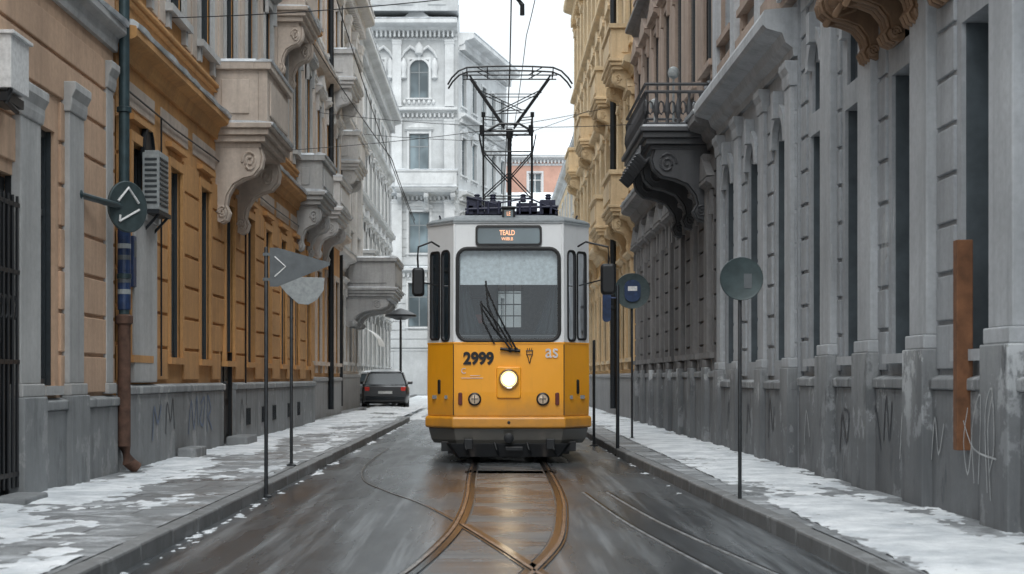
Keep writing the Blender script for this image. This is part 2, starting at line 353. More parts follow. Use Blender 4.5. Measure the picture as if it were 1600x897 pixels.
def facade(name,label,rotz,ox,oy,L,H,wall,trim,plinth,plinth_h,floors,cornices,D=7,rust=None,z0=.12,frame='frame',glass='glass',cat='building',doors=(),reveal=.22,extra_ops=(),pil=None,roofmat='roof',plp=.06,dent=.45,ctrim=None):
    E=empty(name,label,cat,(ox,oy,z0),rotz)
    ops=[];wins=[]
    for f in floors:
        n=f['n']; a=f.get('x0',0); bb=f.get('x1',L); sp=(bb-a)/n
        for i in range(n):
            cx=a+sp*(i+.5)
            ops.append((cx-f['w']/2,cx+f['w']/2,f['z'],f['z']+f['h'],reveal)); wins.append((cx,f))
    for d in doors: ops.append((d[0]-d[1]/2,d[0]+d[1]/2,0,d[2],.12))
    ops+=list(extra_ops)
    mkobj('wall',wall_mesh(L,H,D,ops,wall,roofmat,reveal),E)
    for cx,f in wins:
        me,gm=window_assets(f['w'],f['h'],f.get('s','sh'),f.get('trim',trim),frame,glass,reveal)
        o=mkobj('window',me,E,(cx,0,f['z'])); mkobj('glass',gm,o)
        if f.get('snow'):
            b=MB(); W=f['w']/2+.24; snow_strip(b,-W,W,.18 if 'h' in f.get('s','sh') else .12,(f['h']+.36) if 'h' in f.get('s','sh') else 0,.05,cx); b.obj('snow_cap',['snow'],o,smooth=True)
    if plinth_h:
        b=MB(); segs=[0]; 
        for d in sorted(doors): segs+= [d[0]-d[1]/2,d[0]+d[1]/2]
        segs.append(L)
        for i in range(0,len(segs),2):
            x=segs[i]+.005
            while x<segs[i+1]-.01:
                x2=min(segs[i+1]-.005,x+2.4+random.uniform(-.3,.3)); 
                if segs[i+1]-x2<.6: x2=segs[i+1]-.005
                b.box(x,x2-.012,-plp,.05,-.1,plinth_h-.12); x=x2
            b.prism([(.05,plinth_h-.118),(-plp-.03,plinth_h-.118),(-plp-.03,plinth_h-.03),(-.01,plinth_h),(.05,plinth_h)],segs[i]+.005,segs[i+1]-.005)
        b.obj('plinth',[plinth],E,bevel=.012)
    for i,(z,h,p,sn) in enumerate(cornices):
        b=MB(); b.prism(cornice_prof(z,h,p),.01,L-.01)
        if p>dent:
            x=.1
            while x<L-.2: b.box(x,x+.13,-p*.33-.09,.0,z-.12,z+.29*h); x+=.3
            b.box(.01,L-.01,-.04,.02,z-.3,z-.14)
        b.obj('cornice',[ctrim or trim],E)
        if sn:
            b=MB(); snow_strip(b,.03,L-.03,p,z+h,.07,i+L); b.obj('snow_cap',['snow'],E,smooth=True)
    for d in doors:
        b=MB(); x0,x1=d[0]-d[1]/2,d[0]+d[1]/2
        b.box(x0+.01,x1-.01,.07,.11,0,d[2]-.02,0); 
        for k in range(2):
            xa=x0+.07+k*d[1]/2; xb=xa+d[1]/2-.14
            b.box(xa,xb,.05,.07,.15,d[2]*.42,0); b.box(xa,xb,.05,.07,d[2]*.48,d[2]-.15,0)
        b.box(x0+.002,x0+.015,.02,.068,.0,d[2]-.005,0); b.box(x1-.015,x1-.002,.0,.068,.0,d[2]-.005,0)
        o=b.obj('door',['black'],E,bevel=.004)
        b=MB(); b.lathe((d[0]+.06,.02,1.0),[(.0,-.03),(.03,-.02),(.03,.02),(.012,.03),(.012,.07)],10,'y'); b.obj('handle',['steel'],o)
    if rust:
        b=MB()
        for (xa,xb,za,zb,co,pr) in rust:
            z=za
            while z+co*.6<zb:
                zt=min(z+co-.04,zb)
                blk=[o for o in ops if o[2]<zt and o[3]>z and o[0]<xb and o[1]>xa]
                cur=xa; segs=[]
                for o in sorted(blk):
                    if o[0]-.13>cur: segs.append((cur,o[0]-.13))
                    cur=max(cur,o[1]+.13)
                if cur<xb: segs.append((cur,xb))
                for s0,s1 in segs:
                    if s1-s0>.08: b.box(s0,s1,-pr,.02,z,zt)
                z+=co
        b.obj('rustication',[wall],E,bevel=.008)
    if pil:
        for (xs_,w,za,zb,pr,base) in pil:
            b=MB(); b.box(-w/2,w/2,-pr,.02,za+.12,zb-.3); b.box(-w/2-.03,w/2+.03,-pr-.03,.02,za,za+.12)
            b.prism([(.02,zb-.3),(-pr-.015,zb-.3),(-pr-.03,zb-.22),(-pr-.03,zb-.16),(-pr-.07,zb-.08),(-pr-.07,zb),(.02,zb)],-w/2-.03,w/2+.03)
            if base: b.box(-w/2-.05,w/2+.05,-pr-.05,.02,-.1,za,1)
            me=b.mesh('pilaster',[trim,plinth])
            for x in xs_: mkobj('pilaster',me,E,(x,0,0),bevel=.012)
    return E
LEFT=R(90); RIGHT=R(-90)

def scroll_corbel(parent,name,x,w,p,h,z,mat):
    b=MB(); k=[(0,0),(0,-1),(.1,-1.04),(.22,-1.0),(.27,-.9),(.2,-.8),(.24,-.66),(.38,-.5),(.6,-.42),(.82,-.38),(.96,-.27),(1.0,-.14),(.95,0)]
    b.loft([[(x-w/2,-a*p+.01,z+c*h) for a,c in k],[(x+w/2,-a*p+.01,z+c*h) for a,c in k]])
    for cx_,cz_,rr in ((.74,-.2,.17),(.14,-.9,.1)):
        for sx in (-1,1):
            pts=[]
            for i in range(22):
                a=i*.55; rad=rr*h*.95*(1-i/24)
                pts.append((x+sx*(w/2+.01),-cx_*p+rad*math.cos(a)*(p/h if p<h else 1),z+cz_*h+rad*math.sin(a)))
            b.tube(pts,.022,6)
    for dx in (-.3,0,.3):
        b.tube([(x+dx*w,-a*p-.01,z+c*h) for a,c in k[2:]],.022,6)
    return b.obj(name,[mat],parent,smooth=False,bevel=.008)
def balcony(E,x0,x1,p,z,mat,rail='iron',solid=False,hr=.95,snow=True,corb=2,ch=.8,seed=1):
    b=MB(); b.box(x0,x1,-p,.02,z,z+.1); b.box(x0-.05,x1+.05,-p-.05,.02,z+.1,z+.18)
    b.box(x0+.06,x1-.06,-p+.06,.02,z-.1,z); b.box(x0+.15,x1-.15,-p+.14,.02,z-.18,z-.1)
    o=b.obj('balcony',[mat],E,bevel=.012)
    b=MB(); t=z+.18
    if solid:
        b.box(x0+.03,x1-.03,-p+.02,-p+.16,t,t+hr-.12); b.box(x0+.03,x0+.17,-p+.16,.02,t,t+hr-.12); b.box(x1-.17,x1-.03,-p+.16,.02,t,t+hr-.12)
        b.box(x0-.04,x1+.04,-p-.04,-p+.22,t+hr-.12,t+hr); b.box(x0-.04,x0+.22,-p+.22,.02,t+hr-.12,t+hr);b.box(x1-.22,x1+.04,-p+.22,.02,t+hr-.12,t+hr)
        b.box(x0+.25,x1-.25,-p-.01,-p+.02,t+.15,t+hr-.27); b.box(x0+.0,x0+.03,-p+.3,-.12,t+.15,t+hr-.27); b.box(x1-.03,x1,-p+.3,-.12,t+.15,t+hr-.27)
        b.obj('parapet',[mat],o,bevel=.01)
    else:
        def run(pa,pb):
            v=Vector(pb)-Vector(pa); n=max(2,int(v.length/.16))
            for hh in (.06,hr*.82,hr): b.tube([Vector(pa)+Vector((0,0,hh)),Vector(pb)+Vector((0,0,hh))],.028,6)
            for i in range(n+1):
                q=Vector(pa)+v*i/n
                # stone-like balusters with scrolls between
                b.lathe((q.x,q.y,q.z),[(.03,.02),(.035,.08),(.02,.14),(.05,hr*.35),(.045,hr*.5),(.018,hr*.68),(.03,hr*.8)],8)
                b.tube([q+v.normalized()*(.08+.05*math.cos(a*.8))+Vector((0,0,hr*.45+.11*math.sin(a*.8))) for a in range(9)],.018,5)
        run((x0+.05,-p+.05,t),(x1-.05,-p+.05,t)); run((x0+.05,-p+.05,t),(x0+.05,0,t)); run((x1-.05,-p+.05,t),(x1-.05,0,t))
        b.obj('railing',[rail],o)
    for i in range(corb):
        xx=x0+.3+(x1-x0-.6)*i/max(1,corb-1) if corb>1 else (x0+x1)/2
        scroll_corbel(o,'corbel',xx,.28,p*.85,ch,z-.18,mat)
    if snow:
        b=MB()
        if solid:
            n=14; L=[]
            for i in range(n+1):
                x=x0-.05+(x1-x0+.1)*i/n; hh=.05+.03*noise.noise(Vector((x*3,seed,1)))
                L.append([(x,-p-.06,t+hr-.01),(x,-p-.07,t+hr+hh*.5),(x,-p+.09,t+hr+hh*1.3),(x,-p+.24,t+hr-.01)])
            b.loft(L)
            for xa in (x0+.09,x1-.09): b.loft([[(xa-.14,y,t+hr-.005),(xa-.08,y,t+hr+.05),(xa+.08,y,t+hr+.06),(xa+.14,y,t+hr-.005)] for y in (-p+.2,-p*.5,0)])
            snow_strip(b,x0-.02,x1+.02,p+.05,z+.17,.05,seed)
        else:
            b.box(x0,x1,-p,-.02,t,t+.04); snow_strip(b,x0,x1,0.02,t+hr+.03,.03,seed)
        b.obj('snow_cap',['snow'],o,smooth=True)
    return o

# ================= LEFT SIDE =================
XL=-4.31
B1=facade('corner_house','peach plastered house with pale pilasters and grey plinth',LEFT,XL,4,13.5,12.4,'peach','stonelight','plinthL',.88,
  [dict(n=5,w=.8,h=2.3,z=1.25,s='ld',x0=0,x1=9.2),dict(n=1,w=.5,h=2.5,z=1.0,s='ld',x0=10.55,x1=11.25),dict(n=6,w=1,h=1.9,z=6.0,s='pd'),dict(n=6,w=1,h=1.8,z=9.6,s='pd')],
  [(4.78,.3,.16,True),(8.8,.3,.2,True),(12,.5,.5,True)],doors=[(9.35,.95,2.9)],reveal=.16,
  rust=[(0,13.45,.92,4.6,.42,.03),(0,13.45,5.15,8.7,.42,.03)],
  pil=[([10.12],.62,.9,3.75,.08,True),([11.68],.55,.9,4.05,.08,True),([13.2],.3,.9,4.6,.04,False)])
b=MB(); b.box(8.95,9.45,-.26,-.04,3.53,3.98); b.box(8.92,9.48,-.29,-.04,3.98,4.01); b.tube([(9.0,-.24,3.53),(9.0,-.2,3.42),(9.3,-.2,3.38),(9.5,-.1,3.45)],.025,6,1); b.box(8.98,9.44,-.22,-.05,3.42,3.5,1)
b.obj('awning_box',['whitepaint','black'],B1,bevel=.015)
b=MB()
for i in range(7): b.tube([(8.95+i*.13,-.07,.1),(8.95+i*.13,-.07,2.7)],.014,6)
for z in (.2,1.2,2.0,2.6): b.box(8.93,9.78,-.08,-.055,z,z+.04)
for i in range(6):
    b.tube([(9.01+i*.13+.05*math.cos(a*.8),-.07,1.7+.1*math.sin(a*.8)) for a in range(9)],.01,5)
b.obj('door_grille',['black'],B1)
b=MB(); b.box(9.0,9.7,-.36,-.06,-.1,.06); b.obj('door_step',['plinthL'],B1,bevel=.02)
# --- B2
B2=facade('ochre_house','ochre plastered house with snowy string course and stone balcony',LEFT,XL,17.62,19.4,12.6,'ochre','ochre','plinthL',1.0,
  [dict(n=9,w=.78,h=2.55,z=1.35,s='pd'),dict(n=9,w=.95,h=2.2,z=6.0,s='shd',trim='stonelight',snow=True),dict(n=9,w=.95,h=1.9,z=9.7,s='sh',trim='stonelight')],
  [(4.78,.34,.24,True),(5.5,.12,.08,False),(9.1,.32,.24,True),(12.2,.6,.6,True)],doors=[(7.35,1.1,1.5)],reveal=.16,frame='frame',
  rust=[(0,19.35,1.05,4.2,.44,.03),(0,.8,5.7,12,.44,.03)])
b=MB(); b.box(.62,1.85,-.075,.02,1.02,3.0); b.box(.58,1.89,-.11,.02,3.0,3.1); b.obj('stone_pier',['stonelight'],B2,bevel=.012)
b=MB()
for i in range(9):
    sp=19.4/9
    b.box(sp*i+.06,sp*i+.42,-.03,.02,5.7,9.05); b.box(sp*(i+1)-.42,sp*(i+1)-.06,-.03,.02,5.7,9.05)
    b.box(sp*i+.2,sp*(i+1)-.2,-.02,.02,4.3,4.6)
b.obj('wall_panel',['peachlight'],B2,bevel=.01)
balcony(B2,6.2,8.7,.85,4.85,'peachlight',solid=True,hr=.95,corb=2,ch=1.12,seed=2)
balcony(B2,13,15.2,.6,8.3,'peachlight',solid=True,hr=.8,corb=2,ch=.9,seed=4)
balcony(B2,16.2,18.6,.6,5.0,'stonelight',solid=True,hr=.8,corb=2,ch=.9,seed=5)
b=MB()
b.lathe((1.45,-.02,3.9),[(.30,.0),(.30,-.05),(.26,-.06),(.26,-.03),(0,-.03)],20,'y'); b.box(1.1,1.8,-.26,.02,3.08,3.13); b.tube([(1.2,-.24,3.09),(1.2,-.02,2.85)],.018,6); b.tube([(1.7,-.24,3.09),(1.7,-.02,2.85)],.018,6)
b.obj('shelf_bracket',['iron'],B2)
b=MB(); b.box(1.16,1.74,-.24,-.04,3.14,3.86,0)
for k in range(10): b.box(1.22,1.68,-.252,-.24,3.2+k*.062,3.23+k*.062,1)
for k in range(9): b.box(1.148,1.16,-.22,-.07,3.21+k*.066,3.24+k*.066,1)
b.obj('air_conditioner',['acwhite','frame'],B2,bevel=.01)
b=MB(); b.box(6.8,7.9,-.42,-.09,-.1,.14); b.obj('door_step',['plinthL'],B2,bevel=.02)
b=MB(); b.box(3.0,3.8,-.34,-.09,-.1,.13); b.obj('door_step',['plinthL'],B2,bevel=.02)
for x in (9.2,11.0,12.4,14.6,16.2):
    b=MB(); b.box(x-.22,x+.22,-.068,-.05,.25,.55,0); 
    for k in range(5): b.box(x-.2+k*.09,x-.18+k*.09,-.08,-.066,.26,.54,1)
    b.obj('cellar_window',['black','iron'],B2)
b=MB(); b.tube([(-.1,-.12,12.3),(-.1,-.12,1.75)],.062,12)
for z in (2.2,4.1,6.5,9): b.lathe((-.1,-.12,z),[(.062,0),(.085,.01),(.085,.06),(.062,.07)],12)
dp=b.obj('drain_pipe',['tealpipe'],B2,smooth=True)
b=MB(); b.tube([(-.1,-.12,1.75),(-.1,-.12,.3),(-.06,-.16,.12),(.0,-.24,.04)],.075,12); b.lathe((-.1,-.12,1.68),[(.075,0),(.1,.02),(.1,.1),(.065,.12)],12); b.obj('pipe_boot',['rust'],dp,smooth=True)
b=MB(); b.lathe((-.1,-.12,1.85),[(.068,0),(.073,.01),(.073,.95),(.068,.96)],14)
for k in range(7): b.lathe((-.1,-.12,1.9+k*.13),[(.0735,0),(.0745,.005),(.0745,.05),(.0735,.055)],14,mi=k%2+1 if k%3 else 0)
b.obj('poster_wrap',['blue','signgrey','acwhite'],dp)
b=MB(); b.box(.45,.6,-.1,-.04,2.15,2.75); b.box(.47,.58,-.105,-.1,2.5,2.7,1); b.obj('wall_sign',['blue','signgrey'],B2,bevel=.01)
b=MB(); b.tube([(0,-.05,4.45),(3,-.05,4.42),(6,-.05,4.46),(12,-.05,4.4),(19,-.05,4.45)],.012,6); b.tube([(2.2,-.05,4.43),(2.2,-.05,1.1)],.012,6); b.tube([(9.0,-.05,4.43),(9.0,-.05,.6)],.015,6); b.obj('facade_cable',['black'],B2)
def strokes(parent,mat,lines,y,w=.03,name='graffiti'):
    b=MB(); k=0
    for ln in lines:
        P=[]
        n=len(ln)
        for i in range(n-1):
            p0=ln[max(i-1,0)];p1=ln[i];p2=ln[i+1];p3=ln[min(i+2,n-1)]
            for t in (0,.25,.5,.75):
                f=lambda a,b_,c,d:.5*((2*b_)+(-a+c)*t+(2*a-5*b_+4*c-d)*t*t+(-a+3*b_-3*c+d)*t**3)
                P.append((f(p0[0],p1[0],p2[0],p3[0]),f(p0[1],p1[1],p2[1],p3[1])))
        P.append(ln[-1])
        for i in range(len(P)-1):
            a=Vector(P[i]);c=Vector(P[i+1]);d=c-a
            if d.length<1e-5: continue
            d.normalize(); nn=Vector((-d.y,d.x))*w/2; a2=a-d*w*.3;c2=c+d*w*.3; k+=1; yy=y-.00006*k
            b.poly([(a2.x+nn.x,yy,a2.y+nn.y),(a2.x-nn.x,yy,a2.y-nn.y),(c2.x-nn.x,yy,c2.y-nn.y),(c2.x+nn.x,yy,c2.y+nn.y)])
    return b.obj(name,[mat],parent)
strokes(B2,'graf',[[(3.9,.3),(4.1,.75),(4.3,.35),(4.5,.8),(4.6,.4)],[(4.8,.7),(5.1,.78),(5.0,.4),(4.75,.45),(4.9,.65)],[(5.3,.3),(5.35,.8),(5.6,.6),(5.4,.5),(5.7,.3)],[(1.6,.3),(1.7,.7),(1.9,.5),(2.1,.72)]],-.066,.045)
strokes(B2,'grafd',[[(2.4,.35),(2.5,.75),(2.7,.5),(2.85,.8),(2.95,.4)],[(8.3,.3),(8.5,.7),(8.7,.4)]],-.066,.03)
# --- B3, B4, B5
B3=facade('orange_white_house','orange and white house with snowy balconies',LEFT,-4.6,37.1,9.4,15,'ochre','peachlight','stone',1.1,
  [dict(n=4,w=1,h=2.4,z=1.5,s='s'),dict(n=4,w=1,h=2.1,z=6.2,s='sht',snow=True,trim='white'),dict(n=4,w=1,h=2,z=10,s='sh',snow=True,trim='white')],
  [(4.9,.4,.35,True),(9.0,.4,.3,True),(14.4,.7,.6,True)],pil=[([.3,2.4,4.7,7.0,9.1],.3,5.5,14.2,.06,False)])
balcony(B3,2.6,5.2,.7,5.3,'white',solid=True,hr=.8,ch=.9,seed=6); balcony(B3,6.4,9.0,.7,9.4,'white',solid=True,hr=.8,ch=.9,seed=7)
b=MB(); b.tube([(5.5,-.15,14.3),(5.5,-.15,.2)],.08,10); b.obj('drain_pipe',['iron'],B3,smooth=True)
B4=facade('cream_house','cream stone house with deep bracketed balcony',LEFT,-4.9,46.6,10,14,'peachlight','white','stone',1.2,
  [dict(n=4,w=1.1,h=2.4,z=1.6,s='sh'),dict(n=4,w=1.1,h=2.1,z=6.2,s='sht',snow=True),dict(n=4,w=1.1,h=2,z=10,s='sh',snow=True)],
  [(4.6,.5,.4,True),(9.0,.4,.4,True),(13.6,.7,.6,True)],pil=[([.3,2.5,5,7.5,9.7],.5,5.2,13.2,.16,False)])
balcony(B4,4.6,8.6,1.7,3.9,'stone',solid=True,hr=1.0,corb=3,ch=.9,seed=8)
balcony(B4,.8,3.4,.8,7.6,'white',solid=True,hr=.9,corb=2,ch=.8,seed=8)
b=MB(); b.tube([(1.0,-.2,13.4),(1.0,-.2,.2)],.1,10); b.obj('drain_pipe',['iron'],B4,smooth=True)
B5=facade('white_terrace','long white stucco terrace with stacked cornices',LEFT,-5.9,56.7,33,16.2,'white','hazytrim','stone',1.2,
  [dict(n=12,w=1.1,h=2.3,z=1.7,s='sh'),dict(n=12,w=1.1,h=2.1,z=6,s='sht'),dict(n=12,w=1.1,h=2,z=9.6,s='sh'),dict(n=12,w=1,h=1.6,z=13,s='s')],
  [(4.8,.5,.4,True),(8.9,.35,.3,True),(12.3,.3,.25,True),(15.4,.8,.65,True)],frame='framelight',glass='glasspale')
balcony(B5,6,9.5,1.1,5.2,'hazytrim',solid=True,hr=.9,ch=.9,seed=9); balcony(B5,20,24,1.1,5.2,'hazytrim',solid=True,hr=.9,ch=.9,seed=10)
b=MB()
rings=[]
for i in range(7):
    a=R(90)*i/6; rings.append([(x,-1.6*math.sin(a),2.3+.9*math.cos(a)) for x in (2.0,2.8,3.6,4.4,5.2)])
b.loft(rings,cap=False,closed=False); b.obj('awning',['whitepaint'],B5,smooth=True)

# ================= END OF STREET =================
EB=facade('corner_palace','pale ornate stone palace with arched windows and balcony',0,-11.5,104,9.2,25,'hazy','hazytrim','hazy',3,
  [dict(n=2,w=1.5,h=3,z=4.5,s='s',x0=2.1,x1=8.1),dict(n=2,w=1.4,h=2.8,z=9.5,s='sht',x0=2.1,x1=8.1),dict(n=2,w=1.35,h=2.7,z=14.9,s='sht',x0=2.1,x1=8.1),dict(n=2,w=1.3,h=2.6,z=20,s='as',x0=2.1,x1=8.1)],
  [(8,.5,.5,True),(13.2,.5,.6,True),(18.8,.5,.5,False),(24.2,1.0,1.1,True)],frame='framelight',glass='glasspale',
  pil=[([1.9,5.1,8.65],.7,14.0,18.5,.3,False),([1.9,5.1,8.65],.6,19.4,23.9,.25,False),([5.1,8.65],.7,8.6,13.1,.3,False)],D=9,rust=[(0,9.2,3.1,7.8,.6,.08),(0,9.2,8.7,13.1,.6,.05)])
balcony(EB,5.0,9.2,1.3,13.7,'hazytrim',solid=True,hr=1.1,corb=3,ch=1.2,seed=11)
b=MB(); b.box(0,9.2,.3,3,26,28); b.prism(cornice_prof(28,.6,.5),.0,9.2)
for x in (1.2,3.4,5.6,7.8): b.box(x-.6,x+.6,.24,.3,26.4,27.6)
b.obj('attic',['hazy'],EB)
b=MB()
for x in (3.6,6.6):
    for sx in (-1,1):
        b.lathe((x+sx*1.05,-.08,21.2),[(.02,0),(.22,.15),(.16,.5),(.26,.9),(.2,1.2),(.05,1.5)],10)
        b.tube([(x+sx*.2,-.1,23.2),(x+sx*.6,-.2,23.45),(x+sx*1.0,-.1,23.1),(x+sx*1.2,-.1,22.7)],[.1,.12,.1,.05],8)
    b.lathe((x,-.1,22.9),[(.05,-.1),(.28,.1),(.3,.5),(.12,.8),(.02,.9)],12)
    for k in range(7): b.lathe((x-1.0+k*.33,-.05,19.55),[(.02,0),(.1,.1),(.1,.25),(.03,.35)],8)
b.obj('carved_ornament',['hazytrim'],EB,smooth=True)
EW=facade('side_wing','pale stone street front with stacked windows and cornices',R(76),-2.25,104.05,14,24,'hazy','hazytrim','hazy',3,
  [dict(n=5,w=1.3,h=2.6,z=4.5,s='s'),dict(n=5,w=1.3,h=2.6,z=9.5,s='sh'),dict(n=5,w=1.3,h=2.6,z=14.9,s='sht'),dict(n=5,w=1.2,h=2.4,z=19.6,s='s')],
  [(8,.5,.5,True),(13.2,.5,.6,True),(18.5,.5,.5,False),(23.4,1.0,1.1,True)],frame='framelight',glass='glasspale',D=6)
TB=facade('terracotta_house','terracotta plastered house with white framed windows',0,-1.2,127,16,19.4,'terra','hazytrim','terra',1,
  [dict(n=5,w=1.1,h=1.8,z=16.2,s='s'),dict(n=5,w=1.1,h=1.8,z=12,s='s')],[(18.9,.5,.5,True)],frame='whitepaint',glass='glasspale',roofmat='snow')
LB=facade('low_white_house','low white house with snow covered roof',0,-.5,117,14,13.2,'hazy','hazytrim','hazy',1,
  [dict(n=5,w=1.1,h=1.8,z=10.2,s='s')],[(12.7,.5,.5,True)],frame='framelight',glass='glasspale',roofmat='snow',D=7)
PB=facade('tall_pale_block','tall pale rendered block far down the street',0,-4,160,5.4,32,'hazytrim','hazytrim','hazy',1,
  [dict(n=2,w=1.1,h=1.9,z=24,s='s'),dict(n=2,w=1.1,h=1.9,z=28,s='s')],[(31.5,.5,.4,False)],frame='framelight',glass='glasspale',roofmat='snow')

# ================= RIGHT SIDE =================
XR=3.68
niY=[3.0,5.1,7.2,9.3,11.82,13.95,15.85,17.6]
O0=18.4; u0=[O0-y for y in niY]
R0=facade('grey_pilaster_house','blue grey stucco house with tall pilasters and graffiti plinth',RIGHT,XR+.06,O0,16.4,13,'greyR','greyRtrim','plinthR',1.1,
  [],[(5.75,.5,.5,True),(12.3,.6,.6,False)],reveal=.30,extra_ops=[(u-.40,u+.40,1.3,3.9,.30) for u in u0]+[(u-.3,u+.3,4.15,4.95,.16) for u in u0],
  rust=[(u-1.0,u-.52,1.15,5.5,.40,.028) for u in u0],
  pil=[([u+.82 for u in u0],.52,1.32,5.7,.10,True)])
me,gm=window_assets(.80,2.6,'ld','greyRtrim','frameshade','glass',.30)
for u in u0:
    o=mkobj('window',me,R0,(u,0,1.3)); mkobj('glass',gm,o)
mea,gma=window_assets(.6,.8,'ad','greyRtrim','frameshade','glass',.16)
for u in u0:
    o=mkobj('window',mea,R0,(u,0,4.15)); mkobj('glass',gma,o)
balR=balcony(R0,3.2,6.2,.62,4.95,'bronze',solid=True,hr=.9,corb=0,snow=False)
for x in (3.5,4.3,5.1,5.9): scroll_corbel(balR,'corbel',x,.34,.56,.62,4.77,'bronze')
b=MB()
for i in range(7):
    x=3.4+i*.42; b.lathe((x,-.45,4.67),[(.02,-.1),(.09,-.05),(.11,.02),(.06,.1),(.02,.12)],10); b.tube([(x,-.3,4.6),(x+.14,-.5,4.5),(x+.24,-.42,4.65)],[.05,.04,.02],7)
b.obj('carved_garland',['bronze'],balR,smooth=True)
b=MB(); b.box(6.50,6.60,-.165,-.04,.52,2.14)
b.obj('cover_board',['rustboard'],R0,bevel=.006)
strokes(R0,'grafw',[[(7.3,.25),(7.25,.8),(7.4,1.0),(7.45,.6),(7.35,.4)],[(7.1,.3),(7.15,.95),(6.95,.7),(7.0,.3)],[(6.85,.85),(6.75,.6),(6.85,.35),(6.95,.6)],[(7.5,.5),(7.0,.55),(6.75,.75)],[(7.38,.2),(7.32,.7),(7.42,.95)]],-.158,.014)
strokes(R0,'grafd',[[(4.0,.5),(4.1,.9),(4.2,.5),(4.3,.85)],[(3.9,.4),(3.7,.8),(3.6,.4)],[(2.2,.3),(2.3,.7),(2.5,.4),(2.6,.7),(2.4,.75)],[(1.6,.3),(1.7,.8),(1.9,.5)],[(5.2,.3),(5.3,.8),(5.45,.5)]],-.066,.03)
strokes(R0,'grafw',[[(4.6,.35),(4.7,.8),(4.8,.45),(4.9,.7)],[(2.75,.45),(2.85,.8),(2.95,.5),(3.05,.75)],[(.4,.3),(.5,.7),(.7,.4)],[(5.6,.4),(5.7,.75),(5.8,.45),(5.95,.7)]],-.072,.018)
strokes(R0,'grafw',[[(4.08,1.8),(4.12,2.3),(4.2,2.6),(4.25,2.2),(4.3,2.5)],[(4.05,2.1),(4.3,2.2)]],-.108,.03)
strokes(R0,'grafw',[[(4.5,2.4),(4.56,2.7)],[(1.95,2.0),(2.0,2.5),(2.05,2.2)]],-.108,.018)

R1=facade('grey_arcade_house','grey stucco house with arched niches under heavy cornice',RIGHT,XR,24.75,6.3,13,'greyR','greyRtrim','plinthR',1.05,
  [dict(n=3,w=.75,h=3.1,z=1.3,s='ad'),dict(n=3,w=.95,h=2.4,z=6.4,s='sht',trim='brownR'),dict(n=3,w=.95,h=2,z=10,s='sh',trim='brownR')],
  [(4.95,.55,.42,False),(9.4,.3,.3,False),(12.3,.6,.6,False)],frame='frameshade',
  rust=[(0,6.25,1.1,4.7,.40,.03)],pil=[([.35,2.1,4.2,6.05],.38,1.2,4.9,.08,True),([.3,2.1,4.2,6.0],.36,5.7,9.3,.14,False)])
strokes(R1,'grafd',[[(5.6,.3),(5.7,.7),(5.8,.4),(5.9,.75)],[(4.7,.3),(4.8,.8),(5.0,.4),(5.1,.7)],[(3.0,.3),(3.1,.7),(3.3,.4)],[(1.2,.3),(1.35,.7),(1.5,.45)]],-.066,.035)
b=MB()
for i in range(3):
    for dx in (-.8,.8): b.box(2.1*i+1.05+dx-.14,2.1*i+1.05+dx+.14,-.05,.02,5.75,9.3)
b.box(.02,6.28,-.12,.02,5.62,6.0); b.obj('wall_panel',['brownR'],R1,bevel=.01)
R2=facade('sooty_house','dark sooty stucco house with ornate black balcony',RIGHT,XR,38.9,14.1,15,'darkR','darkRtrim','plinthR',1.2,
  [dict(n=8,w=.85,h=2.5,z=1.5,s='shtd'),dict(n=7,w=.95,h=2.4,z=6.3,s='shtd',trim='brownR'),dict(n=7,w=.95,h=2,z=10.5,s='sh',trim='brownR')],
  [(4.9,.5,.4,True),(9.6,.3,.3,False),(14.2,.7,.7,False)],rust=[(0,14,1.25,4.7,.4,.05),(0,14,5.6,14,.45,.04)],
  pil=[([.9,2.65,4.4,6.2,7.9,9.7,11.4,13.2],.3,1.25,4.8,.10,True)])
b=MB()
for i in range(7):
    sp=14.1/7; b.box(sp*i+.03,sp*i+.45,-.06,.02,5.45,9.5); b.box(sp*(i+1)-.45,sp*(i+1)-.03,-.06,.02,5.45,9.5)
b.obj('wall_panel',['brownR'],R2,bevel=.01)
bR=balcony(R2,9.6,13.2,1.15,5.1,'balc',rail='balc',solid=False,hr=.72,corb=3,ch=1.15,snow=True)
b=MB()
for i in range(10):
    x=9.8+i*.36; b.tube([(x,-1.15,4.95),(x+.1,-1.23,4.82),(x+.05,-1.1,4.7),(x-.08,-1.0,4.8)],[.06,.05,.04,.02],7)
b.obj('carved_garland',['balc'],bR,smooth=True)
for x in (9.9,12.9):
    b=MB(); b.tube([(x,-.6,5.28),(x,-.6,6.15)],.02,8); b.lathe((x,-.6,6.24),[(.03,-.1),(.08,-.07),(.10,0),(.08,.07),(.03,.1)],14); b.obj('lantern',['acwhite'],bR,smooth=True)
R3=facade('golden_house','tall golden yellow ornate house with layered cornices',RIGHT,XR,66,26.9,18.2,'gold','goldtrim','stone',1.2,
  [dict(n=12,w=1,h=2.4,z=1.6,s='shd'),dict(n=12,w=1,h=2.2,z=6,s='shtd'),dict(n=12,w=1,h=2.1,z=9.8,s='shtd'),dict(n=12,w=1,h=1.9,z=13.4,s='shd')],
  [(4.9,.5,.35,False),(8.9,.4,.3,False),(12.6,.4,.3,False),(16.2,.9,.6,False),(17.9,.3,.2,False)],
  pil=[([.4+2.24*i for i in range(12)],.4,5.5,16,.15,False)])
for i,(xx,zz) in enumerate(((2,5.4),(2,9.2),(10,5.4),(10,9.2),(18,5.4),(18,9.2),(23.5,9.2),(23.5,5.4))):
    balcony(R3,xx,xx+2.6,.6,zz,'goldtrim',solid=True,hr=.9,corb=2,ch=.8,snow=False)
b=MB(); 
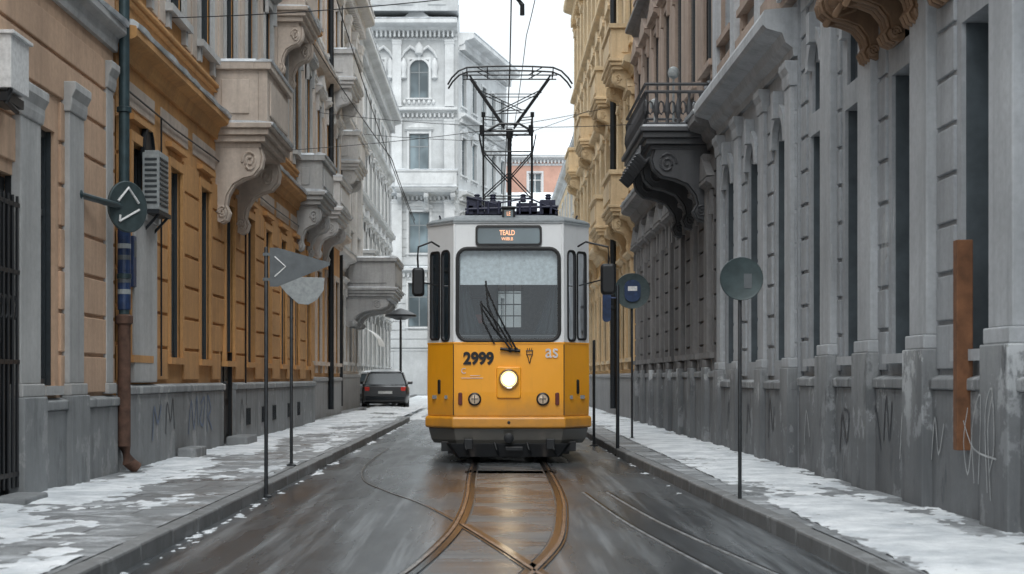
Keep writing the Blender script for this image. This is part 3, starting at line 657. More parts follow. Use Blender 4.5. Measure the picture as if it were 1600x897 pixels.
for i in range(12): b.lathe((.4+2.24*i,-.35,17.1),[(.05,0),(.2,.1),(.25,.4),(.12,.6),(.15,.8),(.03,1)],10)
b.obj('parapet_urns',['goldtrim'],R3,smooth=True)
b=MB(); b.tube([(22.3,-.22,17),(22.3,-.22,.2)],.09,10)
for z in (3,6.8,10.5,14.5): b.lathe((22.3,-.22,z),[(.09,0),(.13,.02),(.13,.1),(.09,.12)],12)
b.obj('drain_pipe',['iron'],R3,smooth=True)
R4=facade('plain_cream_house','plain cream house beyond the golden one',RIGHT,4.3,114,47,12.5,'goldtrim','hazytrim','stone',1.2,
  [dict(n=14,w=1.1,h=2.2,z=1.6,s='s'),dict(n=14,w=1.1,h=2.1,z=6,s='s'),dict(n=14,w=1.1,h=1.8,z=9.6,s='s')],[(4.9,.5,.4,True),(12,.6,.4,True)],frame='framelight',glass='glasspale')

# ================= GROUND =================
b=MB()
b.poly([(-700,-60,-.03),(700,-60,-.03),(700,900,-.03),(-700,900,-.03)])
g=b.obj('ground',['road']); g['kind']='structure'
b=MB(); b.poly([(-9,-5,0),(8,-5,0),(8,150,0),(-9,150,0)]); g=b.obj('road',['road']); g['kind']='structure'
def pave(pts,kpts):
    b=MB(); b.poly([(x,y,.12) for x,y in pts]); 
    g=b.obj('pavement',['pave']); g['kind']='structure'
    b=MB(); 
    for i in range(len(kpts)-1):
        a=Vector((*kpts[i],0));c=Vector((*kpts[i+1],0)); L=(c-a).length; n=max(1,int(L/1.0))
        d=(c-a).normalized(); nr=Vector((-d.y,d.x,0))
        if nr.x*(a.x)>0: nr=-nr
        for k in range(n):
            p=a+d*(L*k/n+.006); q=a+d*(L*(k+1)/n-.006); w=nr*.13
            r=random.uniform(-.006,.006)
            lo=[p+Vector((0,0,-.02)),q+Vector((0,0,-.02)),q+w+Vector((0,0,-.02)),p+w+Vector((0,0,-.02))]
            hi=[v+Vector((0,0,.146+r)) for v in (lo[0],lo[1])]+[lo[2]+Vector((0,0,.14+r)),lo[3]+Vector((0,0,.14+r))]
            b.loft([lo,hi])
    g=b.obj('kerb',['kerb'],bevel=.018); g['kind']='structure'
lk=[(-2.43,-4),(-2.40,20),(-2.36,42),(-3.2,46),(-4.6,50),(-5.0,100)]
pave(lk+[(-12,100),(-12,-4)],lk)
rk=[(2.36,-4),(2.33,10),(2.03,23),(2.0,60),(2.0,110)]
pave(rk+[(12,110),(12,-4)],rk)

def fb(x,y,o=4):
    return noise.fractal(Vector((x,y,1.7)),1.0,2.0,o,noise_basis='PERLIN_ORIGINAL')
def snow_sheet(name,x0,x1,y0,y1,zb,f,st):
    nx=int((x1-x0)/st); 
    ys=[y0]
    while ys[-1]<y1: ys.append(ys[-1]+st*(1+ys[-1]*.06))
    V=[];Hh=[];F=[]
    for y in ys:
        for i in range(nx+1):
            x=x0+(x1-x0)*i/nx; h=f(x,y); Hh.append(h); V.append((x,y,zb+(.018*(1-math.exp(-h/.022)) if h>0 else max(h*.4,-.014))))
    for j in range(len(ys)-1):
        for i in range(nx):
            a=j*(nx+1)+i; q=[a,a+1,a+nx+2,a+nx+1]
            if any(Hh[k]>0 for k in q): F.append(q)
    me=bpy.data.meshes.new(name); me.from_pydata(V,[],F); me.materials.append(M['snow'])
    for p in me.polygons: p.use_smooth=True
    o=mkobj(name,me); o['kind']='stuff'; return o
def bumpf(v,c,w): return max(0,1-abs(v-c)/w)
def fl(x,y):
    base=-.45+.95*bumpf(x,-3.85,.75)*(1 if y>13.2 else .8)+.8*bumpf(x,-3.15,.45)*bumpf(y,11.2,2.8)+.35*bumpf(x,-2.75,.35)*(1 if y>17 else 0)+.35*bumpf(y,50,25)
    return .05*(base+1.0*fb(x*1.3,y*.45)+.65*fb(x*5,y*3.5)+.4*fb(x*14,y*10))
def frr(x,y):
    base=-.38+1.05*bumpf(x,3.0,.9)+(.2 if y>16 else 0)
    return .05*(base+.9*fb(x*1.3+9,y*.4)+.65*fb(x*5,y*3.5)+.4*fb(x*14,y*10))
snow_sheet('snow',-4.4,-2.46,7,60,.121,fl,.03)
snow_sheet('snow',2.4,3.72,7,60,.121,frr,.03)
def fk(x,y):
    return .05*(-1.15+.9*bumpf(x,-2.2,.14)+.9*bumpf(x,1.92,.13)*(y>18)+.6*fb(x*3,y*1.6)+.8*fb(x*9,y*7)+.45*fb(x*20,y*15))
snow_sheet('slush',-2.29,2.0,8,45,.001,fk,.03)
def ff(x,y): return .05*(-.1+.9*bumpf(y,75,30)+1.3*fb(x*.8,y*.3)+.3*fb(x*4,y*3))
snow_sheet('snow',-5,2.0,42,100,.004,ff,.15)

def spline(P,n=10):
    out=[]
    for i in range(len(P)-1):
        p0=P[max(i-1,0)];p1=P[i];p2=P[i+1];p3=P[min(i+2,len(P)-1)]
        for k in range(n):
            t=k/n; out.append(tuple(.5*((2*p1[j])+(-p0[j]+p2[j])*t+(2*p0[j]-5*p1[j]+4*p2[j]-p3[j])*t*t+(-p0[j]+3*p1[j]-3*p2[j]+p3[j])*t**3) for j in (0,1)))
    out.append(P[-1]); return out
def strip(b,P,w,z,off=0,mi=0,th=0):
    S=spline(P); L=[]
    for i,p in enumerate(S):
        a=Vector(S[max(i-1,0)]);c=Vector(S[min(i+1,len(S)-1)]); d=(c-a).normalized(); nn=Vector((-d.y,d.x)); q=Vector(p)+nn*off
        L.append((q+nn*w/2,q-nn*w/2))
    b.loft([[(l.x,l.y,z-th),(l.x,l.y,z-.003),(l.x*.9+r.x*.1,l.y*.9+r.y*.1,z),(r.x*.9+l.x*.1,r.y*.9+l.y*.1,z),(r.x,r.y,z-.003),(r.x,r.y,z-th)] for l,r in L],mi) if th else [b.poly([(L[i][0].x,L[i][0].y,z),(L[i][1].x,L[i][1].y,z),(L[i+1][1].x,L[i+1][1].y,z),(L[i+1][0].x,L[i+1][0].y,z)],mi) for i in range(len(L)-1)]
railL=[(-.26,120),(-.26,30),(-.265,19.2),(-.245,15.5),(-.27,13.2),(-.34,11.5),(-.51,9.5),(-.78,7.5)]
railR=[(.74,120),(.74,30),(.74,19.2),(.71,15.5),(.635,13.4),(.50,11.2),(.27,9.5),(-.05,7.5)]
railX=[(-.25,12.5),(.053,10.75),(.25,9.55),(.5,8)]
railXf=[(-1.75,26),(-1.72,21),(-1.5,18),(-1.12,16.2),(-.68,14.6),(-.28,12.65)]
railO=[(.95,16),(1.1,12.8),(1.37,9.6),(1.6,7.5)]
railO2=[(1.2,16),(1.38,12.8),(1.7,9.6),(1.95,7.5)]
for nm,P in (('l',railL),('r',railR),('x',railX)):
    b=MB(); strip(b,P,.034 if nm!='x' else .03,.016,0,0,.05); strip(b,P,.052,.0085,-.045 if nm=='r' else .045,1); strip(b,P,.014,.0095,.031 if nm=='r' else -.031,1)
    o=b.obj('tram_rail',['rail','groove']); tag(o,'polished steel tram rail set flush in the wet road','rail','tram rails in the road')
b=MB(); strip(b,railXf,.016,.009,0,0,.05); strip(b,railXf,.02,.004,.022,1)
o=b.obj('tram_rail',['railold','groove']); tag(o,'thin dull branch rail curving across the road','rail','tram rails in the road')
for P in (railO,railO2):
    b=MB(); strip(b,P,.024,.008,0,0,.05); strip(b,P,.022,.0045,.03,1)
    o=b.obj('tram_rail',['railsnow','groove']); tag(o,'faint slush filled disused tram rail in asphalt','rail','tram rails in the road')
b=MB(); 
SL=spline(railL,14); SR=spline(railR,14)
for i in range(len(SL)-1): b.poly([(SL[i][0]+.09,SL[i][1],.002),(SR[i][0]-.09,SR[i][1],.002),(SR[i+1][0]-.09,SR[i+1][1],.002),(SL[i+1][0]+.09,SL[i+1][1],.002)])
g=b.obj('track_bed',['track']); g['kind']='structure'; g.location.z=.002
# ================= TRAM =================
T=empty('tram','orange and off-white tram with raised pantograph and lit headlight','tram',(.24,21.4,0))
ZB=1.69
def warp(v):
    x,y,z=v
    if z>ZB and y<1.2: y+=.085*(z-ZB)*(1-max(0,y)/1.2)
    return (x,y,z)
def rr(cx,cz,w,h,r,n=5):
    P=[]
    for (sx,sz,a0) in ((1,1,0),(-1,1,90),(-1,-1,180),(1,-1,270)):
        for k in range(n+1):
            a=R(a0+90*k/n); P.append((cx+sx*(w/2-r)+r*math.cos(a),cz+sz*(h/2-r)+r*math.sin(a)))
    return P
def plate(name,p0,p1,z0,z1,holes,mat,parent,framemat='rubber',fw=.028,gl='wind',names=None):
    d=Vector((p1[0]-p0[0],p1[1]-p0[1],0)); L=d.length; d.normalize(); nrm=Vector((d.y,-d.x,0))
    def to3(u,z,o=0): q=Vector((p0[0],p0[1],0))+d*u+nrm*o; return warp((q.x,q.y,z))
    bm=bmesh.new(); ed=[]
    def loop(pts):
        vs=[bm.verts.new((u,z,0)) for u,z in pts]
        for i in range(len(vs)): ed.append(bm.edges.new((vs[i],vs[(i+1)%len(vs)])))
    loop([(0,z0),(L,z0),(L,z1),(0,z1)])
    HP=[rr(*h) for h in holes]
    for h in HP: loop(h)
    bmesh.ops.triangle_fill(bm,edges=ed,use_beauty=True)
    for v in bm.verts: v.co=Vector(to3(v.co.x,v.co.y))
    me=bpy.data.meshes.new(name); bm.to_mesh(me); bm.free(); me.materials.append(M[mat]); mkobj(name,me,parent)
    for k,(h,hp) in enumerate(zip(holes,HP)):
        b=MB(); outer=rr(h[0],h[1],h[2]+fw,h[3]+fw,h[4]+fw/2); inner=rr(h[0],h[1],h[2]-fw*1.2,h[3]-fw*1.2,max(.01,h[4]-fw*.6))
        b.loft([[to3(u,z,-.01) for u,z in outer],[to3(u,z,.012) for u,z in outer],[to3(u,z,.016) for u,z in hp],[to3(u,z,.01) for u,z in inner],[to3(u,z,-.02) for u,z in inner]],cap=False)
        o=b.obj(names[k],[framemat],parent,smooth=False)
        b=MB(); b.poly([to3(u,z,-.008) for u,z in inner]); b.obj('glass',[gl],o)
FW=.77; HW=1.15; CD=.55; LEN=9.5
wz0,wz1=1.715,3.01
plate('front_panel',(-FW,0),(FW,0),ZB,3.38,[(FW-.005,(wz0+wz1)/2,1.43,wz1-wz0,.14)],'twhite',T,names=['windscreen'],fw=.045)
cl=math.hypot(HW-FW,CD)
plate('corner_panel',(FW,0),(HW,CD),ZB,3.38,[(.2,2.35,.2,1.27,.07),(.47,2.36,.23,1.24,.05)],'twhite',T,names=['corner_window','door_window'])
plate('corner_panel',(-HW,CD),(-FW,0),ZB,3.38,[(cl-.2,2.35,.2,1.27,.07),(cl-.47,2.36,.23,1.24,.05)],'twhite',T,names=['corner_window','door_window'])
hs=[(.75+1.2*i,2.35,1.0,.95,.1) for i in range(7)]
plate('side_panel',(HW,CD),(HW,LEN),ZB,3.38,hs,'twhite',T,names=['side_window']*7)
plate('side_panel',(-HW,LEN),(-HW,CD),ZB,3.38,[(LEN-CD-h[0],*h[1:]) for h in hs],'twhite',T,names=['side_window']*7)
plate('rear_panel',(HW,LEN),(-HW,LEN),ZB,3.38,[(HW,2.35,1.5,1.2,.12)],'twhite',T,names=['rear_window'])
for sx in (-1,1):  # rounded corner trims over the panel joints
    b=MB(); b.tube([warp((sx*(FW-.012),.022,z)) for z in (1.70,2.2,2.8,3.37)],.028,12); b.tube([warp((sx*(HW-.022),CD+.01,z)) for z in (1.70,2.2,2.8,3.37)],.026,12); b.obj('corner_trim',['twhite'],T,smooth=True)
def ring(z,g=0,dy=0,bulge=0):
    P=[(-FW-g*.5,-g),( -FW*.5,-g-bulge),(0,-g-bulge*1.3),(FW*.5,-g-bulge),(FW+g*.5,-g),(HW+g,CD-g*.3),(HW+g,3),(HW+g,6),(HW+g,LEN+g),(-HW-g,LEN+g),(-HW-g,6),(-HW-g,3),(-HW-g,CD-g*.3)]
    return [warp((x,y+dy,z)) for x,y in P]
def rings(name,L,mat,bevel=.012,cap=True):
    b=MB(); b.loft([ring(*l) for l in L],cap=cap); return b.obj(name,[mat],T,bevel=bevel)
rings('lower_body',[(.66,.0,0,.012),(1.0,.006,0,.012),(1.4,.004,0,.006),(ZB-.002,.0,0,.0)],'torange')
rings('waist_strip',[(ZB-.02,.007,0,.003),(ZB+.004,.007,0,.003)],'torange',.003)
rings('bumper_band',[(.49,.012,0,.02),(.51,.035,0,.02),(.63,.035,0,.02),(.658,.01,0,.016)],'torange')
rings('skirt',[(.27,-.09,0,0),(.33,-.05,0,.0),(.488,-.01,0,.01)],'tskirt')
rings('roof',[(3.375,.02,0,0),(3.41,.02,0,0),(3.45,-.06,0,0),(3.50,-.25,0,0),(3.52,-.5,0,0)],'troof')
rings('roof_gutter',[(3.36,.015,0,0),(3.376,.028,0,0)],'twhite',.003)
b=MB()
for x in (-FW,FW): b.box(x-.006,x+.006,-.014,.02,.68,1.66)
for sx in (-1,1):
    b.poly([(sx*1.05,.42-.012,.68),(sx*1.062,.42+.004,.68),(sx*1.062,.42+.004,1.66),(sx*1.05,.42-.012,1.66)])
b.obj('panel_seam',['rubber'],T)
b=MB(); b.loft([[(x,-.045,z) for x,z in rr(0,1.13,.33,.43,.03,3)],[(x,.0,z) for x,z in rr(0,1.13,.35,.45,.03,3)]]); hp=b.obj('headlight_panel',['torange'],T,bevel=.008)
b=MB(); b.lathe((0,-.04,1.18),[(.145,0.01),(.145,-.03),(.13,-.055),(.117,-.045),(.115,-.01)],28,'y'); hl=b.obj('headlight',['chrome'],T,smooth=True)
b=MB(); b.lathe((0,-.055,1.18),[(.113,.01),(.111,-.002),(.095,-.012),(.086,-.016),(.084,-.017)],28,'y',1); b.lathe((0,-.055,1.18),[(.085,-.0165),(.06,-.022),(.03,-.026),(.001,-.027)],28,'y',0); b.obj('lens',['lamp','lampwarm'],hl,smooth=True)
for sx in (-1,1):
    b=MB(); b.lathe((sx*.475,-.015,.9),[(.092,.02),(.092,-.02),(.075,-.03),(.07,-.012),(.07,.0)],24,'y'); o=b.obj('headlight',['black'],T,smooth=True)
    b=MB(); b.lathe((sx*.475,-.02,.9),[(.07,.01),(.068,-.006),(.03,-.014),(.001,-.016)],20,'y'); b.box(sx*.475-.006,sx*.475+.006,-.042,-.036,.845,.955,1); b.box(sx*.475-.045,sx*.475+.045,-.041,-.036,.9,.908,1); b.obj('lens',['lensoff','black'],o,smooth=True)
    b=MB(); b.loft([[(x,-.03,z) for x,z in rr(sx*.675,.905,.055,.17,.02,3)],[(x,.0,z) for x,z in rr(sx*.675,.905,.06,.175,.02,3)]]); b.obj('tail_light',['redlens'],T,bevel=.004)
    b=MB(); q=Vector((sx*(HW-FW),CD,0)).normalized(); c=Vector((sx*FW,0,0))+q*.35; nr=Vector((sx*CD,-(HW-FW),0)).normalized()
    b.loft([[tuple(c+q*u+nr*.022+Vector((0,0,z))) for u,z in rr(0,1.07,.05,.2,.022,4)],[tuple(c+q*u-nr*.01+Vector((0,0,z))) for u,z in rr(0,1.07,.06,.21,.025,4)]]); b.obj('door_handle',['black'],T)
zc=3.19
def fy(z): return .085*(z-ZB)
b=MB(); O=rr(0,zc,.93,.29,.05); I=rr(0,zc,.87,.23,.035)
b.loft([[(x,fy(z)+.01,z) for x,z in O],[(x,fy(z)-.03,z) for x,z in O],[(x,fy(z)-.032,z) for x,z in I],[(x,fy(z)-.012,z) for x,z in I]]); ds=b.obj('destination_sign',['rubber'],T)
b=MB(); b.poly([(x,fy(z)-.016,z) for x,z in I]); b.obj('glass',['glasspale'],ds)
tl=R(90)-math.atan(.085)
text('lettering','TEALD',.10,'ledtext',ds,(-.02,fy(3.225)-.024,3.225),(tl,0,0),.002,.001,.72)
text('lettering','WIIBI.B',.065,'ledtext',ds,(-.02,fy(3.14)-.024,3.14),(tl,0,0),.002,.0,.8)
text('fleet_number','2999',.23,'black',T,(-.42,-.018,1.46),(R(90),0,0),.003,.010,.92)
text('lettering','as',.27,'whitepaint',T,(.60,-.018,1.56),(R(90),0,0),.002,.002,.85)
text('lettering','C',.11,'whitepaint',T,(-.63,-.02,1.29),(R(90),0,0),.002,0,.9)
b=MB(); b.box(-.66,-.36,-.022,-.017,1.19,1.197); b.box(-.54,-.4,-.022,-.017,1.225,1.231); b.obj('pinstripe',['whitepaint'],T)
b=MB()
b.tube([(.25,-.02,1.58),(.25,-.02,1.52),(.27,-.02,1.48),(.285,-.02,1.40)],.006,6); b.tube([(.33,-.02,1.58),(.33,-.02,1.52),(.31,-.02,1.48),(.295,-.02,1.40)],.006,6); b.tube([(.24,-.02,1.575),(.34,-.02,1.575)],.007,6); b.tube([(.25,-.02,1.525),(.33,-.02,1.525)],.006,6)
for x in (.26,.29,.32): b.tube([(x,-.02,1.575),(x,-.02,1.61)],.005,5)
b.obj('crest',['black'],T)
b=MB(); b.lathe((.0,-.045,.575),[(.022,.0),(.022,-.02),(.0,-.025)],12,'y'); b.obj('socket',['black'],T)
for base,top,bl in (((.10,1.6),(-.33,2.50),.62),((.02,1.6),(-.40,2.22),.5)):
    b=MB(); p0=(base[0],fy(1.6)-.07,base[1]); p1=(top[0],fy(top[1])-.05,top[1])
    b.tube([p0,(.5*(p0[0]+p1[0])-.02,fy(2)-.09,(p0[2]+p1[2])/2),p1],[.015,.011,.008],6); b.lathe((p0[0],-.03,1.585),[(.035,.03),(.035,-.03),(.0,-.04)],12,'y')
    w=b.obj('wiper',['rubber'],T)
    b=MB(); z1=top[1]+.05
    b.tube([(top[0]+.01,fy(z1)-.03,z1),(top[0]+.04,fy(z1-bl*.5)-.035,z1-bl*.55),(top[0]+.20,fy(z1-bl)-.03,z1-bl-.1)],.013,6)
    b.obj('blade',['rubber'],w)
b=MB(); b.tube([(-.12,-.05,1.6),(.16,-.05,1.57)],.022,8); b.tube([(-.38,fy(2.25)-.04,2.24),(-.15,-.03,1.95),(.05,-.08,1.62)],.011,6); b.obj('wiper_linkage',['rubber'],T)
for sx,mx,mz,mw,mh in ((-1,-1.26,2.53,.17,.40),(1,1.385,2.57,.21,.43)):
    b=MB(); b.tube([(sx*.98,.28,3.05),(sx*1.08,.1,3.1),(mx,-.0,3.02),(mx+sx*.01,0,2.86),(mx,0,mz+mh*.4)],.014,8); b.tube([(sx*1.0,.3,2.5),(mx-sx*mw*.3,.05,mz)],.01,6)
    mo=b.obj('mirror',['black'],T,smooth=True)
    b=MB(); O=rr(mx,mz,mw,mh,.05); b.loft([[(mx+(x-mx)*.75,-.07,mz+(z-mz)*.85) for x,z in O],[(x,-.03,z) for x,z in O],[(x,.04,z) for x,z in O]]); b.obj('mirror_housing',['black'],mo,bevel=.006)
    b=MB(); b.poly([(mx+(x-mx)*.88,.043,mz+(z-mz)*.9) for x,z in O]); b.obj('mirror_glass',['chrome'],mo)
b=MB(); b.box(-1.08,1.08,.35,LEN-.1,.9,.95); b.box(-.9,.9,.12,.35,.9,.95); b.obj('floor',['troof'],T)
b=MB(); b.loft([[(-.7,.12,1.62),(.7,.12,1.62),(.95,.5,1.62),(-.95,.5,1.62)],[(-.7,.14,1.8),(.7,.14,1.8),(.9,.5,1.86),(-.9,.5,1.86)]]); b.lathe((-.28,.45,1.86),[(.04,0),(.04,.08),(.1,.1),(.1,.13),(.03,.14)],14); b.obj('dashboard',['black'],T,bevel=.02)
b=MB(); b.box(-1.1,-.14,1.5,1.54,.95,3.3); b.box(.2,1.1,1.5,1.54,.95,3.3); b.box(-.14,.2,1.5,1.54,2.62,3.3); b.box(-.14,.2,1.5,1.54,.95,1.95)
for zz in (2.12,2.29,2.46): b.box(-.14,.2,1.5,1.53,zz-.008,zz+.008)
for xx in (-.03,.09): b.box(xx-.006,xx+.006,1.505,1.525,1.95,2.62)
b.obj('partition',['cabwall'],T)
b=MB(); b.loft([[(x-.42,.95,z) for x,z in rr(0,2.05,.46,.6,.1)],[(x-.42,1.07,z) for x,z in rr(0,2.05,.5,.64,.1)]]); b.box(-.66,-.18,.6,1.0,1.35,1.48); b.lathe((-.42,.8,.95),[(.2,0),(.05,.05),(.05,.4)],12); b.loft([[(x-.42,.97,z) for x,z in rr(0,2.46,.26,.18,.05)],[(x-.42,1.05,z) for x,z in rr(0,2.46,.27,.19,.05)]]); b.obj('driver_seat',['black'],T,bevel=.01)
b=MB(); b.loft([[(x-.45,.62,z) for x,z in rr(0,2.04,.16,.13,.03)],[(x-.45,.66,z) for x,z in rr(0,2.04,.16,.13,.03)]]); b.tube([(-.45,.64,1.86),(-.45,.64,2.0)],.02,6); b.obj('control_display',['redlens'],T)
b=MB(); b.poly([(-.68,.19,2.98),(.68,.19,2.98),(.68,.14,2.5),(-.68,.14,2.5)]); b.obj('screen_reflection',['reflsheet'],T)  # added pale sheet, stands in for the reflection across the upper windscreen
for sx in (-1,1):
    b=MB(); n=10; L=[]
    for i in range(9):
        z=2.62-i*.10; wd=.10+.22*(i/8)**1.6
        L.append([(sx*(.68-wd*k/n),.24+.02*math.sin(k*2.2),z) for k in range(n+1)])
    b.loft(L,cap=False,closed=False); b.obj('curtain',['frame'],T,smooth=True)
for i in range(5):
    for sx in (-1,1):
        b=MB(); xa,xb=(.45,1.0) if sx>0 else (-1.0,-.45); b.box(xa,xb,2.3+i*1.3,2.75+i*1.3,1.3,1.4); b.box(xa,xb,2.75+i*1.3,2.82+i*1.3,1.3,1.95); b.box(sx*.7-.04,sx*.7+.04,2.4+i*1.3,2.7+i*1.3,.95,1.3); b.obj('passenger_seat',['purple'],T,bevel=.02)
b=MB(); b.box(-.86,.86,.35,2.6,.12,.42); b.box(-.95,.95,.25,.34,.16,.3); 
b.loft([[(-.82,-.02,.28),(.82,-.02,.28),(.88,.25,.28),(-.88,.25,.28)],[(-.7,.05,.09),(.7,.05,.09),(.75,.25,.09),(-.75,.25,.09)]])
for x in (-.62,-.2,.25,.6): b.tube([(x,-.03,.3),(x+.03,-.06,.2),(x+.06,.02,.12)],.018,7)
bo=b.obj('bogie',['black'],T,bevel=.01)
b=MB(); b.box(-.9,.9,7,9.2,.12,.42); b.box(-.8,.8,6.8,7,.2,.4); bo2=b.obj('bogie',['black'],T,bevel=.01)
for y in (.75,2.2,7.4,8.8):
    for x in (-.5,.5):
        b=MB(); b.lathe((x,y,.33),[(.1,-.06),(.30,-.055),(.315,-.01),(.335,.04),(.335,.055),(.1,.06)],28,'x'); b.obj('wheel',['iron'],bo if y<4 else bo2,smooth=True)
b=MB(); b.tube([(0,.2,.36),(0,-.06,.36)],.05,12); b.lathe((0,-.06,.36),[(.05,0),(.07,-.02),(.07,-.05),(.04,-.06)],16,'y'); b.obj('coupler',['black'],T,smooth=True)
for x0,x1,z0,z1 in ((-.62,-.5,.2,.35),(.52,.64,.2,.35),(-.05,.2,.18,.24)):
    b=MB(); b.box(x0,x1,-.06,.03,z0,z1); b.obj('step',['black'],T,bevel=.01)
b=MB()
for k in range(2):
    y=.75+k*1.5
    b.box(-.62,.72,y,y+.08,3.5,3.6); 
for x in (-.55,-.4,.55,.66): b.box(x-.05,x+.05,.7,2.4,3.55,3.68)
b.box(-.6,-.38,.7,.95,3.6,3.8); b.box(-.34,-.1,.72,1.0,3.55,3.74); b.box(.12,.42,.75,1.05,3.55,3.72); b.box(.46,.68,.7,1.0,3.55,3.76)
for i in range(9): b.box(-.6+i*.15,-.57+i*.15,.66,.7,3.55,3.74)
for x in (-.45,-.22,.22,.58): b.lathe((x,.85,3.74),[(.03,0),(.05,.02),(.03,.04),(.05,.06),(.03,.08),(.05,.1),(.02,.12)],10)
b.tube([(-.62,.68,3.62),(.72,.68,3.66)],.02,6); b.tube([(-.6,.68,3.8),(-.2,.68,3.7),(.3,.68,3.78),(.72,.68,3.6)],.013,6)
for x in (-.98,.98): b.tube([(x,.5,3.5),(x,3,3.5)],.015,6)
b.obj('roof_equipment',['purple'],T,bevel=.006)
b=MB(); b.box(-.09,.09,.22,.36,3.40,3.60); b.box(-.1,.1,.19,.38,3.58,3.61); rl=b.obj('route_lamp',['black'],T,bevel=.01)
b=MB(); b.poly([(-.06,.217,3.45),(.06,.217,3.45),(.06,.217,3.56),(-.06,.217,3.56)]); b.obj('glass',['glasspale'],rl); text('lettering','LE',.08,'ledtext',rl,(0,.213,3.505),(R(90),0,0),.001,0,.7)
y0=1.2
PG=MB()
def t(p,q,r=.014,b=None,yy=0,yq=None): (b or PG).tube([(p[0],y0+yy,p[1]),(q[0],y0+(yy if yq is None else yq),q[1])],r*.85,7)
for yy in (-.3,.3):
    for x in (-.36,.355):
        t((x,3.62),(x,5.0),.016,yy=yy*.6)
    t((-.36,3.85),(.355,3.85),.012,yy=yy*.6); t((-.36,4.5),(.355,4.5),.012,yy=yy*.6)
    t((-.36,4.5),(.0,4.1),.011,yy=yy*.6); t((.355,4.5),(.0,4.1),.011,yy=yy*.6); t((-.36,3.85),(.02,4.2),.011,yy=yy*.6); t((.355,3.85),(.02,4.2),.011,yy=yy*.6)
    t((-.40,4.80),(.38,4.80),.02,yy=yy*.6)
    t((-.36,4.45),(-.42,4.75),.011,yy=yy*.6); t((.355,4.45),(.41,4.75),.011,yy=yy*.6)
for x in (-.36,.355):
    for z in (3.7,4.5,4.8,5.0): PG.tube([(x,y0-.18,z),(x,y0+.18,z)],.012,7)
    PG.tube([(x-.02,y0-.2,4.74),(x-.02,y0-.2,4.88)],.035,8); PG.tube([(x,y0-.2,5.0),(x,y0-.2,5.07)],.028,8)
PG.tube([(.024,y0,3.6),(.024,y0,4.75)],.032,12); PG.tube([(.024,y0,4.72),(.024,y0,4.86)],.05,12)
PG.tube([(-.3,y0-.2,4.80),(-.12,y0-.2,4.9),(.17,y0-.2,4.9),(.34,y0-.2,4.80)],.017,8)
pg=PG.obj('pantograph',['black'],T)
PG=MB()
for yy in (-.12,.12):
    t((-.05,4.88),(-.56,5.62),.016,yy=yy); t((.09,4.88),(.62,5.62),.016,yy=yy)
    t((-.2,5.1),(.28,5.12),.010,yy=yy); t((-.44,5.42),(.2,5.12),.009,yy=yy); t((.5,5.42),(-.14,5.1),.009,yy=yy)
    t((-.38,5.35),(.45,5.35),.008,yy=yy); t((-.12,5.0),(-.36,5.02),.009,yy=yy); t((.16,5.0),(.36,5.02),.009,yy=yy)
PG.obj('upper_arm',['black'],pg)
PG=MB()
for yy in (-.16,.16):
    P=[(-.88,5.48),(-.82,5.58),(-.72,5.68),(-.6,5.73),(-.3,5.745),(.03,5.75),(.36,5.745),(.66,5.73),(.78,5.68),(.88,5.58),(.94,5.49)]
    PG.tube([(x,y0+yy,z) for x,z in P],.013,8)
    t((-.66,5.62),(.72,5.62),.012,yy=yy)
    for x in (-.6,-.3,.03,.36,.66): t((x,5.62),(x,5.73),.01,yy=yy)
    t((-.45,5.73),(-.25,5.62),.009,yy=yy); t((.5,5.73),(.3,5.62),.009,yy=yy)
for x in (-.6,.66): PG.tube([(x,y0-.16,5.66),(x,y0+.16,5.66)],.014,7)
PG.obj('collector_head',['black'],pg)

# ================= STREET OBJECTS =================
def pole_mesh(h,r=.022): 
    b=MB(); b.lathe((0,0,0),[(r*3,0),(r*3,.015),(r*1.1,.03),(r,.06),(r,h),(r*.6,h+.01)],12); return b
S=empty('pennant_sign','grey triangular pennant sign with white chevron on thin pole','sign',(-2.26,15.4,.0))
pole_mesh(2.5,.02).obj('pole',['pole'],S,smooth=True)
b=MB(); b.loft([[(.04,-.03,2.11),(.12,-.03,2.11),(.64,-.03,2.32),(.645,-.03,2.35),(.12,-.03,2.5),(.04,-.03,2.5)],[(.04,-.024,2.11),(.12,-.024,2.11),(.64,-.024,2.32),(.645,-.024,2.35),(.12,-.024,2.5),(.04,-.024,2.5)]]); b.box(-.03,.06,-.022,.02,2.17,2.20); b.box(-.03,.06,-.022,.02,2.42,2.45)
p=b.obj('sign_plate',['signgrey'],S)
b=MB(); b.tube([(.09,-.034,2.41),(.2,-.034,2.31),(.09,-.034,2.21)],.008,6); b.obj('chevron_mark',['whitepaint'],p)
S=empty('rounded_sign','pale grey rounded traffic sign seen from behind on pole','sign',(-2.45,18.8,.12))
pole_mesh(2.2,.02).obj('pole',['pole'],S,smooth=True)
b=MB(); pts=[(-.28,2.32),(.36,2.3),(.35,2.15),(.27,2.03),(.16,1.97),(.04,1.98),(-.1,2.1)]; b.loft([[(x+.05,-.03,z) for x,z in pts],[(x+.05,-.022,z) for x,z in pts]]); b.obj('sign_plate',['acwhite'],S,bevel=.003)
S=empty('round_sign','dark grey round traffic sign back on thin pole','sign',(2.205,13.64,.0))
pole_mesh(2.26,.017).obj('pole',['pole'],S,smooth=True)
b=MB(); b.lathe((.01,-.03,2.075),[(.001,-.006),(.17,-.006),(.188,-.014),(.192,-.01),(.192,.008),(.18,.01),(.001,.01)],36,'y'); b.box(-.06,.08,-.02,.022,2.18,2.195); b.box(-.06,.08,-.02,.022,1.96,1.975)
p=b.obj('sign_plate',['signback'],S,smooth=True)
b=MB(); b.box(.03,.1,-.041,-.038,1.99,2.12,0); b.obj('sticker',['signgrey'],p)
